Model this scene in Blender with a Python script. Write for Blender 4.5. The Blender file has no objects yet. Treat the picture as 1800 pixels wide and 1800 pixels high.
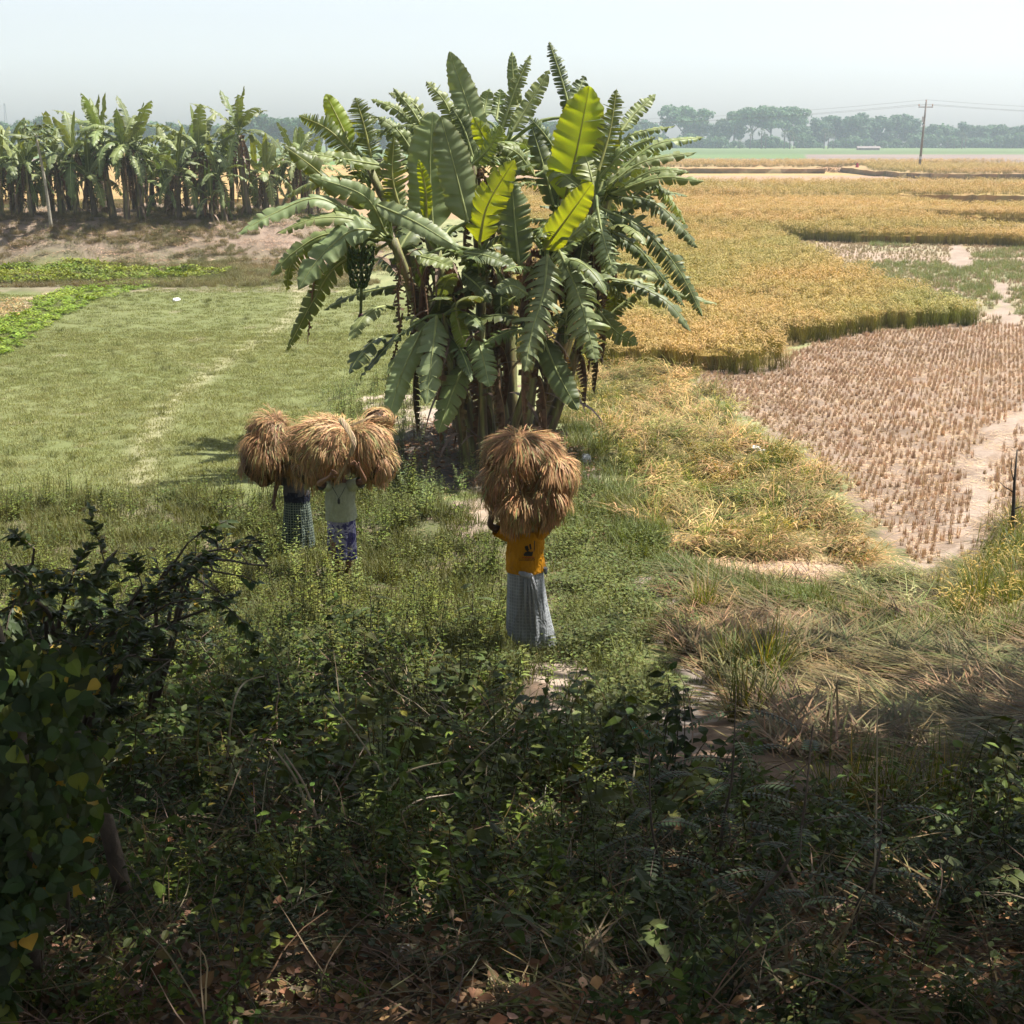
import bpy, math, random
import numpy as np
from mathutils import Vector, Matrix
R = math.radians
scene = bpy.context.scene
# ------------------------------------------------------------------ camera
CAM_H = 7.0; PITCH = R(14.85); FPX = 2500.0
cam_d = bpy.data.cameras.new('camera'); cam_o = bpy.data.objects.new('camera', cam_d)
scene.collection.objects.link(cam_o)
cam_o.location = (0, 0, CAM_H); cam_o.rotation_euler = (math.pi/2 - PITCH, 0, 0)
cam_d.sensor_width = 36; cam_d.lens = 36*FPX/1800; cam_d.clip_start = 0.1; cam_d.clip_end = 20000
scene.camera = cam_o
# ------------------------------------------------------------------ sky, sun, exposure
SUN_EL, SUN_AZ = R(64), R(72)          # azimuth measured from +Y towards +X
world = bpy.data.worlds.new('World'); scene.world = world; world.use_nodes = True
nt = world.node_tree; nt.nodes.clear()
sky = nt.nodes.new('ShaderNodeTexSky'); sky.sky_type = 'NISHITA'; sky.sun_disc = False
sky.sun_elevation = SUN_EL; sky.sun_rotation = SUN_AZ
sky.air_density = 1.0; sky.dust_density = 1.6; sky.ozone_density = 1.0; sky.altitude = 10
hs = nt.nodes.new('ShaderNodeHueSaturation'); hs.inputs['Saturation'].default_value = 0.42
bg = nt.nodes.new('ShaderNodeBackground'); bg.inputs['Strength'].default_value = 0.083
wo = nt.nodes.new('ShaderNodeOutputWorld')
nt.links.new(sky.outputs[0], hs.inputs['Color']); tn = nt.nodes.new('ShaderNodeMix'); tn.data_type = 'RGBA'; tn.blend_type = 'MULTIPLY'; tn.inputs[0].default_value = 1; tn.inputs[7].default_value = (.985, .99, 1.02, 1)
nt.links.new(hs.outputs[0], tn.inputs[6]); nt.links.new(tn.outputs[2], bg.inputs[0]); nt.links.new(bg.outputs[0], wo.inputs[0])
sun_d = bpy.data.lights.new('sun', 'SUN'); sun_d.energy = 5.0; sun_d.angle = R(0.6); sun_d.color = (1.0, 0.95, 0.88)
sun_o = bpy.data.objects.new('sun', sun_d); scene.collection.objects.link(sun_o)
sdir = Vector((math.sin(SUN_AZ)*math.cos(SUN_EL), math.cos(SUN_AZ)*math.cos(SUN_EL), math.sin(SUN_EL)))
sun_o.rotation_euler = sdir.to_track_quat('Z', 'Y').to_euler(); sun_o.location = sdir*60
scene.view_settings.view_transform = 'Standard'; scene.view_settings.look = 'None'
scene.view_settings.gamma = 1.0; scene.view_settings.use_curve_mapping = False
scene.view_settings.exposure = 1.22
cy = scene.cycles
cy.max_bounces = 6; cy.diffuse_bounces = 3; cy.glossy_bounces = 2; cy.transmission_bounces = 3
cy.transparent_max_bounces = 4; cy.volume_bounces = 1; cy.caustics_reflective = False; cy.caustics_refractive = False
cy.sample_clamp_indirect = 4.0
cy.use_adaptive_sampling = True; cy.adaptive_threshold = 0.02
cy.use_denoising = True
try: cy.denoiser = 'OPENIMAGEDENOISE'
except Exception: pass

# ------------------------------------------------------------------ helpers
rng = np.random.default_rng(7); rnd = random.Random(7)
COL = scene.collection
Cv = Vector((0, 0, CAM_H)); Fv = Vector((0, math.cos(PITCH), -math.sin(PITCH))); Uv = Vector((0, math.sin(PITCH), math.cos(PITCH)))
def ray(px, py): return Fv + Vector((1, 0, 0))*((px-900)/FPX) + Uv*((900-py)/FPX)
def atY(px, py, Y):                      # the point on a sight line at distance Y
    r = ray(px, py); return Cv + r*(Y/r.y)
def project(x, y, z):
    vy, vz = y, z-CAM_H
    dep = vy*math.cos(PITCH) - vz*math.sin(PITCH); up = vy*math.sin(PITCH) + vz*math.cos(PITCH)
    return 900+FPX*x/dep, 900-FPX*up/dep
def vnoise(x, y, seed=0):
    x = np.asarray(x, float); y = np.asarray(y, float)
    xi = np.floor(x).astype(np.int64); yi = np.floor(y).astype(np.int64); xf = x-xi; yf = y-yi
    def h(a, b):
        n = (a*374761393 + b*668265263 + seed*982451653) & 0x7fffffff
        n = ((n ^ (n >> 13))*1274126177) & 0x7fffffff
        return ((n ^ (n >> 16)) & 0xffff)/65535.0
    u = xf*xf*(3-2*xf); v = yf*yf*(3-2*yf)
    return (h(xi, yi)*(1-u)+h(xi+1, yi)*u)*(1-v) + (h(xi, yi+1)*(1-u)+h(xi+1, yi+1)*u)*v
def fbm(x, y, seed=0, o=3):
    s = 0; a = .5; f = 1
    for i in range(o): s = s + a*vnoise(x*f, y*f, seed+i*17); a *= .5; f *= 2.03
    return s/(1-.5**o)
def sstep(t): t = np.clip(t, 0, 1); return t*t*(3-2*t)
CLX, CLY = 0.0, 31.0                     # the banana clump
def terrain(x, y):
    x = np.asarray(x, float); y = np.asarray(y, float)
    z = np.interp(y, [-8, -2, 2, 6, 10, 14, 16.5, 19, 23, 26], [5.2, 5.2, 4.7, 3.25, 2.1, 1.15, .74, .36, 0.05, 0])
    near = sstep((70-y)/40)
    z = z + near*(fbm(x*.35, y*.35, 3)-.5)*.28 + near*(fbm(x*1.7, y*1.7, 5)-.5)*.05
    # tall bank carrying the banana grove
    wob = (fbm(x*.12, y*.02, 9)-.5)*4
    side = sstep((-x-9+wob*.3)/5)
    s = sstep((y-78+wob)/9)*(1-sstep((y-100)/8))
    z = z + side*s*2.3 + side*sstep((y-70)/5)*(1-sstep((y-104)/6))*(fbm(x*.35, y*.35, 11)-.5)*.9
    # mound under the clump and the low bund running away from it to the left
    z = z + .45*np.exp(-((x-CLX)**2/14+(y-CLY)**2/9))
    z = z + .35*np.exp(-((x+.9+ (y-22)*-.05)**2/2.0+(y-24.2)**2/3.2))
    return z
def ground(px, py):
    r = ray(px, py)
    def above(t):
        p = Cv+r*t; return p.z-float(terrain(p.x, p.y))
    t = 1.0; step = .25
    while t < 6000:
        if above(t+step) < 0:
            a, b = t, t+step
            for _ in range(24):
                m = (a+b)/2
                if above(m) < 0: b = m
                else: a = m
            return Cv+r*a
        t += step; step = max(.25, t*.01)
    return Cv+r*t
def flat(px, py):                        # same on the level field
    r = ray(px, max(py, 245)); return Cv+r*(CAM_H/-r.z)
def wpoly(pts):
    return [((g := ground(*p) if p[1] > 560 or p[0] < 600 else flat(*p)).x, g.y) for p in pts]
def pip(x, y, poly):
    ins = np.zeros(np.shape(x), bool); n = len(poly)
    for i in range(n):
        x1, y1 = poly[i]; x2, y2 = poly[(i+1) % n]
        if y1 == y2: continue
        c = ((y1 > y) != (y2 > y)) & (x < (x2-x1)*(y-y1)/(y2-y1)+x1)
        ins ^= c
    return ins

def tag(o, label=None, cat=None, group=None, kind=None):
    if label: o['label'] = label
    if cat: o['category'] = cat
    if group: o['group'] = group
    if kind: o['kind'] = kind
    return o
def empty(name, loc, label, cat, group=None, rz=0):
    o = bpy.data.objects.new(name, None); COL.objects.link(o); o.location = loc; o.rotation_euler = (0, 0, rz)
    o.empty_display_size = .2
    return tag(o, label, cat, group)

class MB:
    def __init__(s): s.v = []; s.f = []; s.c = []; s.m = []
    def vert(s, p, c=(1, 1, 1)): s.v.append((p[0], p[1], p[2])); s.c.append((c[0], c[1], c[2], 1)); return len(s.v)-1
    def face(s, ids, m=0): s.f.append(tuple(ids)); s.m.append(m)
    def tube(s, pts, rad, n=6, col=(1, 1, 1), m=0, cap=True, col2=None):
        pts = [Vector(p) for p in pts]; rings = []
        prev = None
        for i, p in enumerate(pts):
            t = (pts[min(i+1, len(pts)-1)]-pts[max(i-1, 0)])
            if t.length < 1e-9: t = Vector((0, 0, 1))
            t.normalize()
            if prev is None: a = t.orthogonal().normalized()
            else:
                a = prev-t*prev.dot(t); a = a.normalized() if a.length > 1e-6 else t.orthogonal().normalized()
            prev = a; b = t.cross(a)
            r = rad[i] if hasattr(rad, '__len__') else rad
            k = i/max(1, len(pts)-1)
            c = col if col2 is None else tuple(col[j]*(1-k)+col2[j]*k for j in range(3))
            rings.append([s.vert(p+(a*math.cos(2*math.pi*q/n)+b*math.sin(2*math.pi*q/n))*r, c) for q in range(n)])
        for i in range(len(rings)-1):
            for q in range(n):
                s.face((rings[i][q], rings[i][(q+1) % n], rings[i+1][(q+1) % n], rings[i+1][q]), m)
        if cap:
            s.face(rings[0][::-1], m); s.face(rings[-1], m)
    def blade(s, p0, d, L, w, bend, c0, c1, segs=3, m=0, side=None, az=None):
        # curved tapering grass blade
        p = Vector(p0); d = Vector(d).normalized()
        if side is None:
            side = d.cross(Vector((0, 0, 1)))
            side = side.normalized() if side.length > 1e-4 else Vector((1, 0, 0))
            if az is not None: side = Matrix.Rotation(az, 3, d) @ side
        ids = []
        for i in range(segs+1):
            k = i/segs; ww = w*(1-k**1.6)*.5+.0005
            c = tuple(c0[j]*(1-k)+c1[j]*k for j in range(3))
            if i == segs: ids.append((s.vert(p, c),))
            else: ids.append((s.vert(p-side*ww, c), s.vert(p+side*ww, c)))
            d = (d+Vector((0, 0, -bend/segs))).normalized(); p = p+d*(L/segs)
        for i in range(segs):
            a, b = ids[i], ids[i+1]
            if len(b) == 1: s.face((a[0], a[1], b[0]), m)
            else: s.face((a[0], a[1], b[1], b[0]), m)
    def leaf(s, p0, d, n, L, W, col, m=0, fold=.25, droop=.3, shape=0):
        # small broad leaf folded along its midrib; shape 0 lance, 1 heart, 2 round
        p0 = Vector(p0); d = Vector(d).normalized(); n = Vector(n); n = (n-d*n.dot(d)); n = n.normalized() if n.length > 1e-4 else d.orthogonal().normalized()
        sd = d.cross(n)
        prof = {3: [(0, 0), (-.06, .62), (.04, .95), (.22, 1.08), (.42, .98), (.62, .72), (.82, .36), (1.03, 0)], 0: [(0, 0), (.35, 1), (.7, .7), (1, 0)], 1: [(0, .0), (.05, .85), (.35, 1), (.7, .62), (1, 0)], 2: [(0, .1), (.25, .9), (.6, 1), (.9, .6), (1, 0)]}[shape]
        mid = []; le = []; ri = []
        for k, w in prof:
            q = p0+d*(L*k)-n*(droop*L*k*k)
            if shape == 1 and k == .05: q2 = q-d*(L*.12)
            else: q2 = q
            c = col
            mid.append(s.vert(q, tuple(x*1.12 for x in c)))
            if w > 0:
                le.append(s.vert(q2-sd*(W*w*.5)+n*(fold*W*w*.5), c)); ri.append(s.vert(q2+sd*(W*w*.5)+n*(fold*W*w*.5), c))
            else: le.append(None); ri.append(None)
        for i in range(len(prof)-1):
            for sideq in (le, ri):
                ids = [mid[i], mid[i+1], sideq[i+1], sideq[i]]
                ids = [q for q in ids if q is not None]
                if sideq is ri: ids = ids[::-1]
                if len(ids) > 2: s.face(ids, m)
    def build(s, name, mats, parent=None, smooth=False, link=True, loc=None):
        me = bpy.data.meshes.new(name)
        me.from_pydata(s.v, [], s.f)
        if not isinstance(mats, (list, tuple)): mats = [mats]
        for mt in mats: me.materials.append(mt)
        if len(mats) > 1: me.polygons.foreach_set('material_index', s.m)
        at = me.color_attributes.new('col', 'FLOAT_COLOR', 'POINT')
        at.data.foreach_set('color', np.array(s.c, np.float32).ravel())
        if smooth: me.polygons.foreach_set('use_smooth', [True]*len(s.f))
        me.update()
        o = bpy.data.objects.new(name, me)
        if link: COL.objects.link(o)
        if parent: o.parent = parent
        if loc is not None: o.location = loc
        return o

def lin(r, g, b):                        # 0-255 picture value to linear
    f = lambda c: (c/255/12.92) if c/255 <= .04045 else ((c/255+.055)/1.055)**2.4
    return (f(r), f(g), f(b))
def jit(c, a=.12, r=rnd):
    k = 1+r.uniform(-a, a); return tuple(max(.002, x*k*(1+r.uniform(-a*.35, a*.35))) for x in c)
def mixc(a, b, t): return tuple(a[i]*(1-t)+b[i]*t for i in range(3))

# ------------------------------------------------------------------ materials
def new_mat(name):
    m = bpy.data.materials.new(name); m.use_nodes = True; n = m.node_tree; n.nodes.clear()
    out = n.nodes.new('ShaderNodeOutputMaterial'); return m, n, out
def nd(n, t, **k):
    x = n.nodes.new(t)
    for a, b in k.items(): setattr(x, a, b)
    return x
def leaf_mat(name, inst=False, transl=.35, rough=.5, spec=.35, tcol=(1.25, 1.2, .45), nscale=6, namt=.25, tint=(1, 1, 1)):
    m, n, out = new_mat(name)
    at = nd(n, 'ShaderNodeAttribute', attribute_name='col'); c = at.outputs['Color']
    if inst:
        ai = nd(n, 'ShaderNodeAttribute', attribute_type='INSTANCER', attribute_name='tcol')
        mx = nd(n, 'ShaderNodeMix', data_type='RGBA', blend_type='MULTIPLY'); mx.inputs[0].default_value = 1
        n.links.new(c, mx.inputs[6]); n.links.new(ai.outputs['Color'], mx.inputs[7]); c = mx.outputs[2]
    ge = nd(n, 'ShaderNodeNewGeometry'); no = nd(n, 'ShaderNodeTexNoise'); no.inputs['Scale'].default_value = nscale; no.inputs['Detail'].default_value = 2
    n.links.new(ge.outputs['Position'], no.inputs['Vector'])
    mr = nd(n, 'ShaderNodeMapRange'); mr.inputs[1].default_value = .3; mr.inputs[2].default_value = .7; mr.inputs[3].default_value = 1-namt; mr.inputs[4].default_value = 1+namt
    n.links.new(no.outputs[0], mr.inputs[0])
    vm = nd(n, 'ShaderNodeVectorMath', operation='SCALE'); n.links.new(c, vm.inputs[0]); n.links.new(mr.outputs[0], vm.inputs['Scale'])
    vt = nd(n, 'ShaderNodeVectorMath', operation='MULTIPLY'); vt.inputs[1].default_value = tint; n.links.new(vm.outputs[0], vt.inputs[0])
    pb = nd(n, 'ShaderNodeBsdfPrincipled'); pb.inputs['Roughness'].default_value = rough; pb.inputs['Specular IOR Level'].default_value = spec
    n.links.new(vt.outputs[0], pb.inputs['Base Color'])
    tr = nd(n, 'ShaderNodeBsdfTranslucent'); vv = nd(n, 'ShaderNodeVectorMath', operation='MULTIPLY'); vv.inputs[1].default_value = tcol
    n.links.new(vt.outputs[0], vv.inputs[0]); n.links.new(vv.outputs[0], tr.inputs[0])
    ms = nd(n, 'ShaderNodeMixShader'); ms.inputs[0].default_value = transl
    n.links.new(pb.outputs[0], ms.inputs[1]); n.links.new(tr.outputs[0], ms.inputs[2]); n.links.new(ms.outputs[0], out.inputs[0])
    return m
def plain_mat(name, col, rough=.7, nscale=8, namt=.2, bump=0, bscale=30, metal=0, useattr=False, spec=.4, stretch=None, col2=None):
    m, n, out = new_mat(name)
    pb = nd(n, 'ShaderNodeBsdfPrincipled'); pb.inputs['Roughness'].default_value = rough; pb.inputs['Metallic'].default_value = metal; pb.inputs['Specular IOR Level'].default_value = spec
    tc = nd(n, 'ShaderNodeTexCoord'); mp = nd(n, 'ShaderNodeMapping'); n.links.new(tc.outputs['Object'], mp.inputs[0])
    if stretch: mp.inputs['Scale'].default_value = stretch
    no = nd(n, 'ShaderNodeTexNoise'); no.inputs['Scale'].default_value = nscale; no.inputs['Detail'].default_value = 5
    n.links.new(mp.outputs[0], no.inputs['Vector'])
    if useattr:
        at = nd(n, 'ShaderNodeAttribute', attribute_name='col')
        mr = nd(n, 'ShaderNodeMapRange'); mr.inputs[1].default_value = .3; mr.inputs[2].default_value = .7; mr.inputs[3].default_value = 1-namt; mr.inputs[4].default_value = 1+namt
        n.links.new(no.outputs[0], mr.inputs[0])
        vm = nd(n, 'ShaderNodeVectorMath', operation='SCALE'); n.links.new(at.outputs['Color'], vm.inputs[0]); n.links.new(mr.outputs[0], vm.inputs['Scale'])
        n.links.new(vm.outputs[0], pb.inputs['Base Color'])
    else:
        cr = nd(n, 'ShaderNodeValToRGB'); cr.color_ramp.elements[0].position = .32; cr.color_ramp.elements[1].position = .68
        a = tuple(x*(1-namt) for x in col); b = col2 if col2 else tuple(x*(1+namt) for x in col)
        cr.color_ramp.elements[0].color = (*a, 1); cr.color_ramp.elements[1].color = (*b, 1)
        n.links.new(no.outputs[0], cr.inputs[0]); n.links.new(cr.outputs[0], pb.inputs['Base Color'])
    if bump:
        nb = nd(n, 'ShaderNodeTexNoise'); nb.inputs['Scale'].default_value = bscale; nb.inputs['Detail'].default_value = 4
        n.links.new(mp.outputs[0], nb.inputs['Vector'])
        bp = nd(n, 'ShaderNodeBump'); bp.inputs['Strength'].default_value = bump; bp.inputs['Distance'].default_value = .02
        n.links.new(nb.outputs[0], bp.inputs['Height']); n.links.new(bp.outputs[0], pb.inputs['Normal'])
    n.links.new(pb.outputs[0], out.inputs[0])
    return m

M_SC = leaf_mat('plant_scatter', inst=True, transl=.25, rough=.6, spec=.18)           # tinted per clump
M_DRY = leaf_mat('straw_scatter', inst=True, transl=.18, rough=.7, spec=.2, tcol=(1.1, 1, .75))
M_BAN = leaf_mat('banana_leaf', transl=.20, rough=.5, spec=.32, tcol=(1.3, 1.3, .45), nscale=2.2, namt=.16)
M_BANY = leaf_mat('young_and_backlit_leaf', transl=.44, rough=.45, spec=.4, tcol=(1.7, 1.45, .15), nscale=2.2, namt=.12)  # also on backlit leaves, their glow put into colour and transmission
M_HERB = leaf_mat('herb_leaf', transl=.32, rough=.5, spec=.25, tcol=(1.5, 1.35, .3))
M_FAR = leaf_mat('tree_leaf', transl=.3, rough=.6, spec=.2, nscale=.25, namt=.25)
M_BARK = plain_mat('bark', (.10, .075, .055), .85, 5, .4, .6, 25, useattr=False)
M_STEM = plain_mat('pseudostem', (.1, .1, .05), .6, 3.0, .45, .5, 20, useattr=True, stretch=(6, 6, .7))
M_DEAD = leaf_mat('dead_leaf', transl=.15, rough=.75, spec=.2, tcol=(1.1, 1, .8), nscale=9, namt=.4)
M_STRAW = leaf_mat('rice_straw', transl=.18, rough=.6, spec=.3, tcol=(1.1, 1, .8), nscale=4, namt=.15)

# ------------------------------------------------------------------ scatter: one stuff object per kind of ground cover
def gn_group(coll):
    g = bpy.data.node_groups.new('clump_cover', 'GeometryNodeTree')
    g.interface.new_socket('Geometry', in_out='INPUT', socket_type='NodeSocketGeometry')
    g.interface.new_socket('Geometry', in_out='OUTPUT', socket_type='NodeSocketGeometry')
    i = g.nodes.new('NodeGroupInput'); o = g.nodes.new('NodeGroupOutput')
    ip = g.nodes.new('GeometryNodeInstanceOnPoints'); ci = g.nodes.new('GeometryNodeCollectionInfo')
    ci.inputs['Collection'].default_value = coll; ci.inputs['Separate Children'].default_value = True; ci.inputs['Reset Children'].default_value = True
    def na(nm, t):
        x = g.nodes.new('GeometryNodeInputNamedAttribute'); x.data_type = t; x.inputs['Name'].default_value = nm; return x.outputs['Attribute']
    L = g.links.new
    L(i.outputs[0], ip.inputs['Points']); L(ci.outputs[0], ip.inputs['Instance']); ip.inputs['Pick Instance'].default_value = True
    L(na('pid', 'INT'), ip.inputs['Instance Index']); L(na('scl', 'FLOAT_VECTOR'), ip.inputs['Scale'])
    er = g.nodes.new('FunctionNodeEulerToRotation'); L(na('rot', 'FLOAT_VECTOR'), er.inputs[0]); L(er.outputs[0], ip.inputs['Rotation'])
    L(ip.outputs[0], o.inputs[0]); return g
_pc = {}
def proto_coll(protos):
    key = tuple(p.name for p in protos)
    if key not in _pc:
        c = bpy.data.collections.new('clump_kinds')
        for p in protos: c.objects.link(p)
        order = sorted(range(len(protos)), key=lambda i: protos[i].name)
        _pc[key] = (c, order)
    return _pc[key]
def scatter(name, protos, P, rz, scl, tcol, label, tilt=.12, zs=None, cat=None, drop=0.0):
    N = len(P)
    if N == 0: return None
    coll, order = proto_coll(protos)
    me = bpy.data.meshes.new(name); me.vertices.add(N); P = np.asarray(P, np.float32)
    me.vertices.foreach_set('co', P.ravel())
    rot = np.zeros((N, 3), np.float32); rot[:, 0] = rng.normal(0, tilt, N); rot[:, 1] = rng.normal(0, tilt, N); rot[:, 2] = rz
    S = np.ones((N, 3), np.float32)*np.asarray(scl, np.float32).reshape(N, 1)
    if zs is not None: S[:, 2] *= zs
    a = me.attributes.new('rot', 'FLOAT_VECTOR', 'POINT'); a.data.foreach_set('vector', rot.ravel())
    a = me.attributes.new('scl', 'FLOAT_VECTOR', 'POINT'); a.data.foreach_set('vector', S.ravel())
    a = me.attributes.new('pid', 'INT', 'POINT'); a.data.foreach_set('value', rng.integers(0, len(protos), N).astype(np.int32))
    a = me.attributes.new('tcol', 'FLOAT_VECTOR', 'POINT'); a.data.foreach_set('vector', np.asarray(tcol, np.float32).ravel())
    o = bpy.data.objects.new(name, me); COL.objects.link(o)
    md = o.modifiers.new('cover', 'NODES'); md.node_group = gn_group(coll)
    tag(o, label, cat or name.replace('_', ' '), None, 'stuff')
    return o
def sample(poly, dens, maxd=None, mind=None, edge=.3, seed=1, excl=()):
    r = np.random.default_rng(seed)
    xs = [p[0] for p in poly]; ys = [p[1] for p in poly]
    x0, x1, y0, y1 = min(xs), max(xs), min(ys), max(ys)
    if mind: y0 = max(y0, mind)
    if maxd: y1 = min(y1, maxd)
    if y1 <= y0: return np.zeros((0, 3))
    n = int((x1-x0)*(y1-y0)*dens)
    x = r.uniform(x0, x1, n); y = r.uniform(y0, y1, n)
    jx = x+(vnoise(x*1.3, y*1.3, 41)-.5)*2*edge; jy = y+(vnoise(x*1.3, y*1.3, 42)-.5)*2*edge
    k = pip(jx, jy, poly) & (np.abs(x) < .40*(y*.97+1.8)+1.5)
    for e in excl: k &= ~pip(jx, jy, e)
    x = x[k]; y = y[k]
    return np.stack([x, y, terrain(x, y)], 1)
def tints(P, base=(1, 1, 1), alt=None, scale=.5, amt=.18, seed=3, power=1.0):
    N = len(P); b = np.tile(np.array(base), (N, 1)).astype(float)
    if alt is not None:
        t = np.clip((fbm(P[:, 0]*scale, P[:, 1]*scale, seed)-.5)*3.2+.5, 0, 1)[:, None]**power
        b = b*(1-t)+np.array(alt)*t
    b *= (1+rng.uniform(-amt, amt, (N, 1))); b *= 1+rng.uniform(-amt*.25, amt*.25, (N, 3))
    return b
# ------------------------------------------------------------------ map of the place (areas on the ground)
P_RICE = wpoly([(880,640),(1100,650),(1180,655),(1290,660),(1365,656),(1376,628),(1400,604),(1450,600),(1560,583),(1640,578),(1712,579),(1720,569),(1685,556),(1600,532),(1500,490),(1440,462),(1400,441),(1345,420),(1400,424),(1560,430),(1745,433),(1830,440),(1990,446),(1990,333),(880,333)])
P_SLOT1 = wpoly([(1610,389),(1690,393),(2000,396),(2000,420),(1760,416),(1680,404)])
P_SLOT2 = wpoly([(1550,354),(1620,358),(2000,360),(2000,376),(1700,374),(1600,364)])
P_WEDGE = wpoly([(1345,420),(1400,424),(1560,430),(1745,433),(1830,440),(2000,446),(2000,600),(1712,579),(1720,569),(1685,556),(1600,532),(1500,490),(1440,462),(1400,441)])
P_STUB = wpoly([(1230,655),(1365,640),(1450,590),(1712,566),(2000,585),(2000,1030),(1760,925),(1700,985),(1610,1000),(1560,930),(1480,850),(1400,785),(1310,730),(1235,690)])
P_LODGE1 = wpoly([(985,640),(1100,650),(1215,660),(1232,700),(1295,745),(1380,800),(1460,865),(1545,945),(1585,1000),(1500,1005),(1380,985),(1250,985),(1170,950),(1100,890),(1060,820),(1010,730)])
P_STRAW = wpoly([(1170,950),(1300,985),(1600,1000),(1620,1020),(1450,1030),(1280,1010),(1200,985)])
P_LODGE2 = wpoly([(1190,1010),(1300,1020),(1450,1035),(1640,1015),(1720,990),(1760,925),(2000,930),(2000,1350),(1500,1330),(1320,1300),(1250,1200),(1200,1100)])
P_EDGE = wpoly([(1640,1080),(1700,980),(1760,925),(2000,915),(2000,1110),(1800,1120),(1700,1110)])
P_PATH1 = wpoly([(1600,1012),(1662,950),(1688,880),(1698,810),(1728,765),(1805,712),(2000,660),(2000,686),(1830,738),(1756,790),(1728,870),(1710,940),(1678,985),(1625,1018)])
P_PATH2 = wpoly([(1762,590),(1750,560),(1752,520),(1740,495),(1768,495),(1775,530),(1785,560),(1795,590)])
P_PATH3 = wpoly([(1668,470),(1672,430),(1700,432),(1712,470)])
P_LOW = wpoly([(960,900),(1060,860),(1110,910),(1180,965),(1195,1080),(1215,1180),(1205,1320),(1000,1300),(975,1150),(975,1010)])
P_TRACK = wpoly([(1120,1000),(1150,1000),(1185,1090),(1205,1170),(1235,1240),(1250,1320),(1195,1330),(1180,1250),(1160,1180),(1140,1090)])
P_BARE1 = wpoly([(930,1160),(985,1150),(1015,1220),(1010,1275),(965,1270),(940,1215)])
P_BARE2 = wpoly([(1330,1555),(1400,1530),(1450,1600),(1450,1700),(1360,1690),(1340,1620)])
P_BARE3 = wpoly([(130,1660),(250,1625),(480,1650),(560,1700),(420,1750),(150,1740)])
P_BARE4 = wpoly([(1150,1720),(1270,1710),(1290,1780),(1160,1790)])
P_HEAP = wpoly([(745,905),(800,872),(860,878),(880,915),(850,945),(780,945)])
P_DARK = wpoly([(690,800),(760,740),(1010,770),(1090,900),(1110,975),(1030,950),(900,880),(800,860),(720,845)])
P_DIRT = wpoly([(620,700),(700,690),(790,740),(780,790),(720,760),(640,730)])
P_MEADOW = wpoly([(-300,480),(130,530),(330,497),(440,475),(560,470),(760,560),(760,690),(700,760),(620,800),(300,860),(-300,880)])
P_HYA1 = wpoly([(-300,468),(100,468),(200,466),(330,474),(410,478),(405,484),(330,492),(200,497),(90,500),(-300,500)])
P_HYA2 = wpoly([(-300,600),(0,565),(60,532),(110,508),(200,497),(330,492),(290,500),(210,516),(150,538),(100,566),(50,598),(0,630),(-300,700)])
P_MUD = wpoly([(-300,535),(0,530),(60,522),(100,510),(60,535),(0,565),(-300,600)])
P_WEED = wpoly([(-200,885),(300,862),(500,880),(640,850),(700,830),(760,870),(745,905),(850,945),(900,1000),(905,1130),(940,1215),(900,1330),(-200,1330)])
FG = wpoly([(-500,1130),(400,1150),(700,1165),(880,1290),(1000,1345),(1200,1380),(1330,1410),(1500,1450),(1700,1440),(2300,1420),(2700,2300),(-900,2300)])
FAR_Z = -0.02

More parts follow.
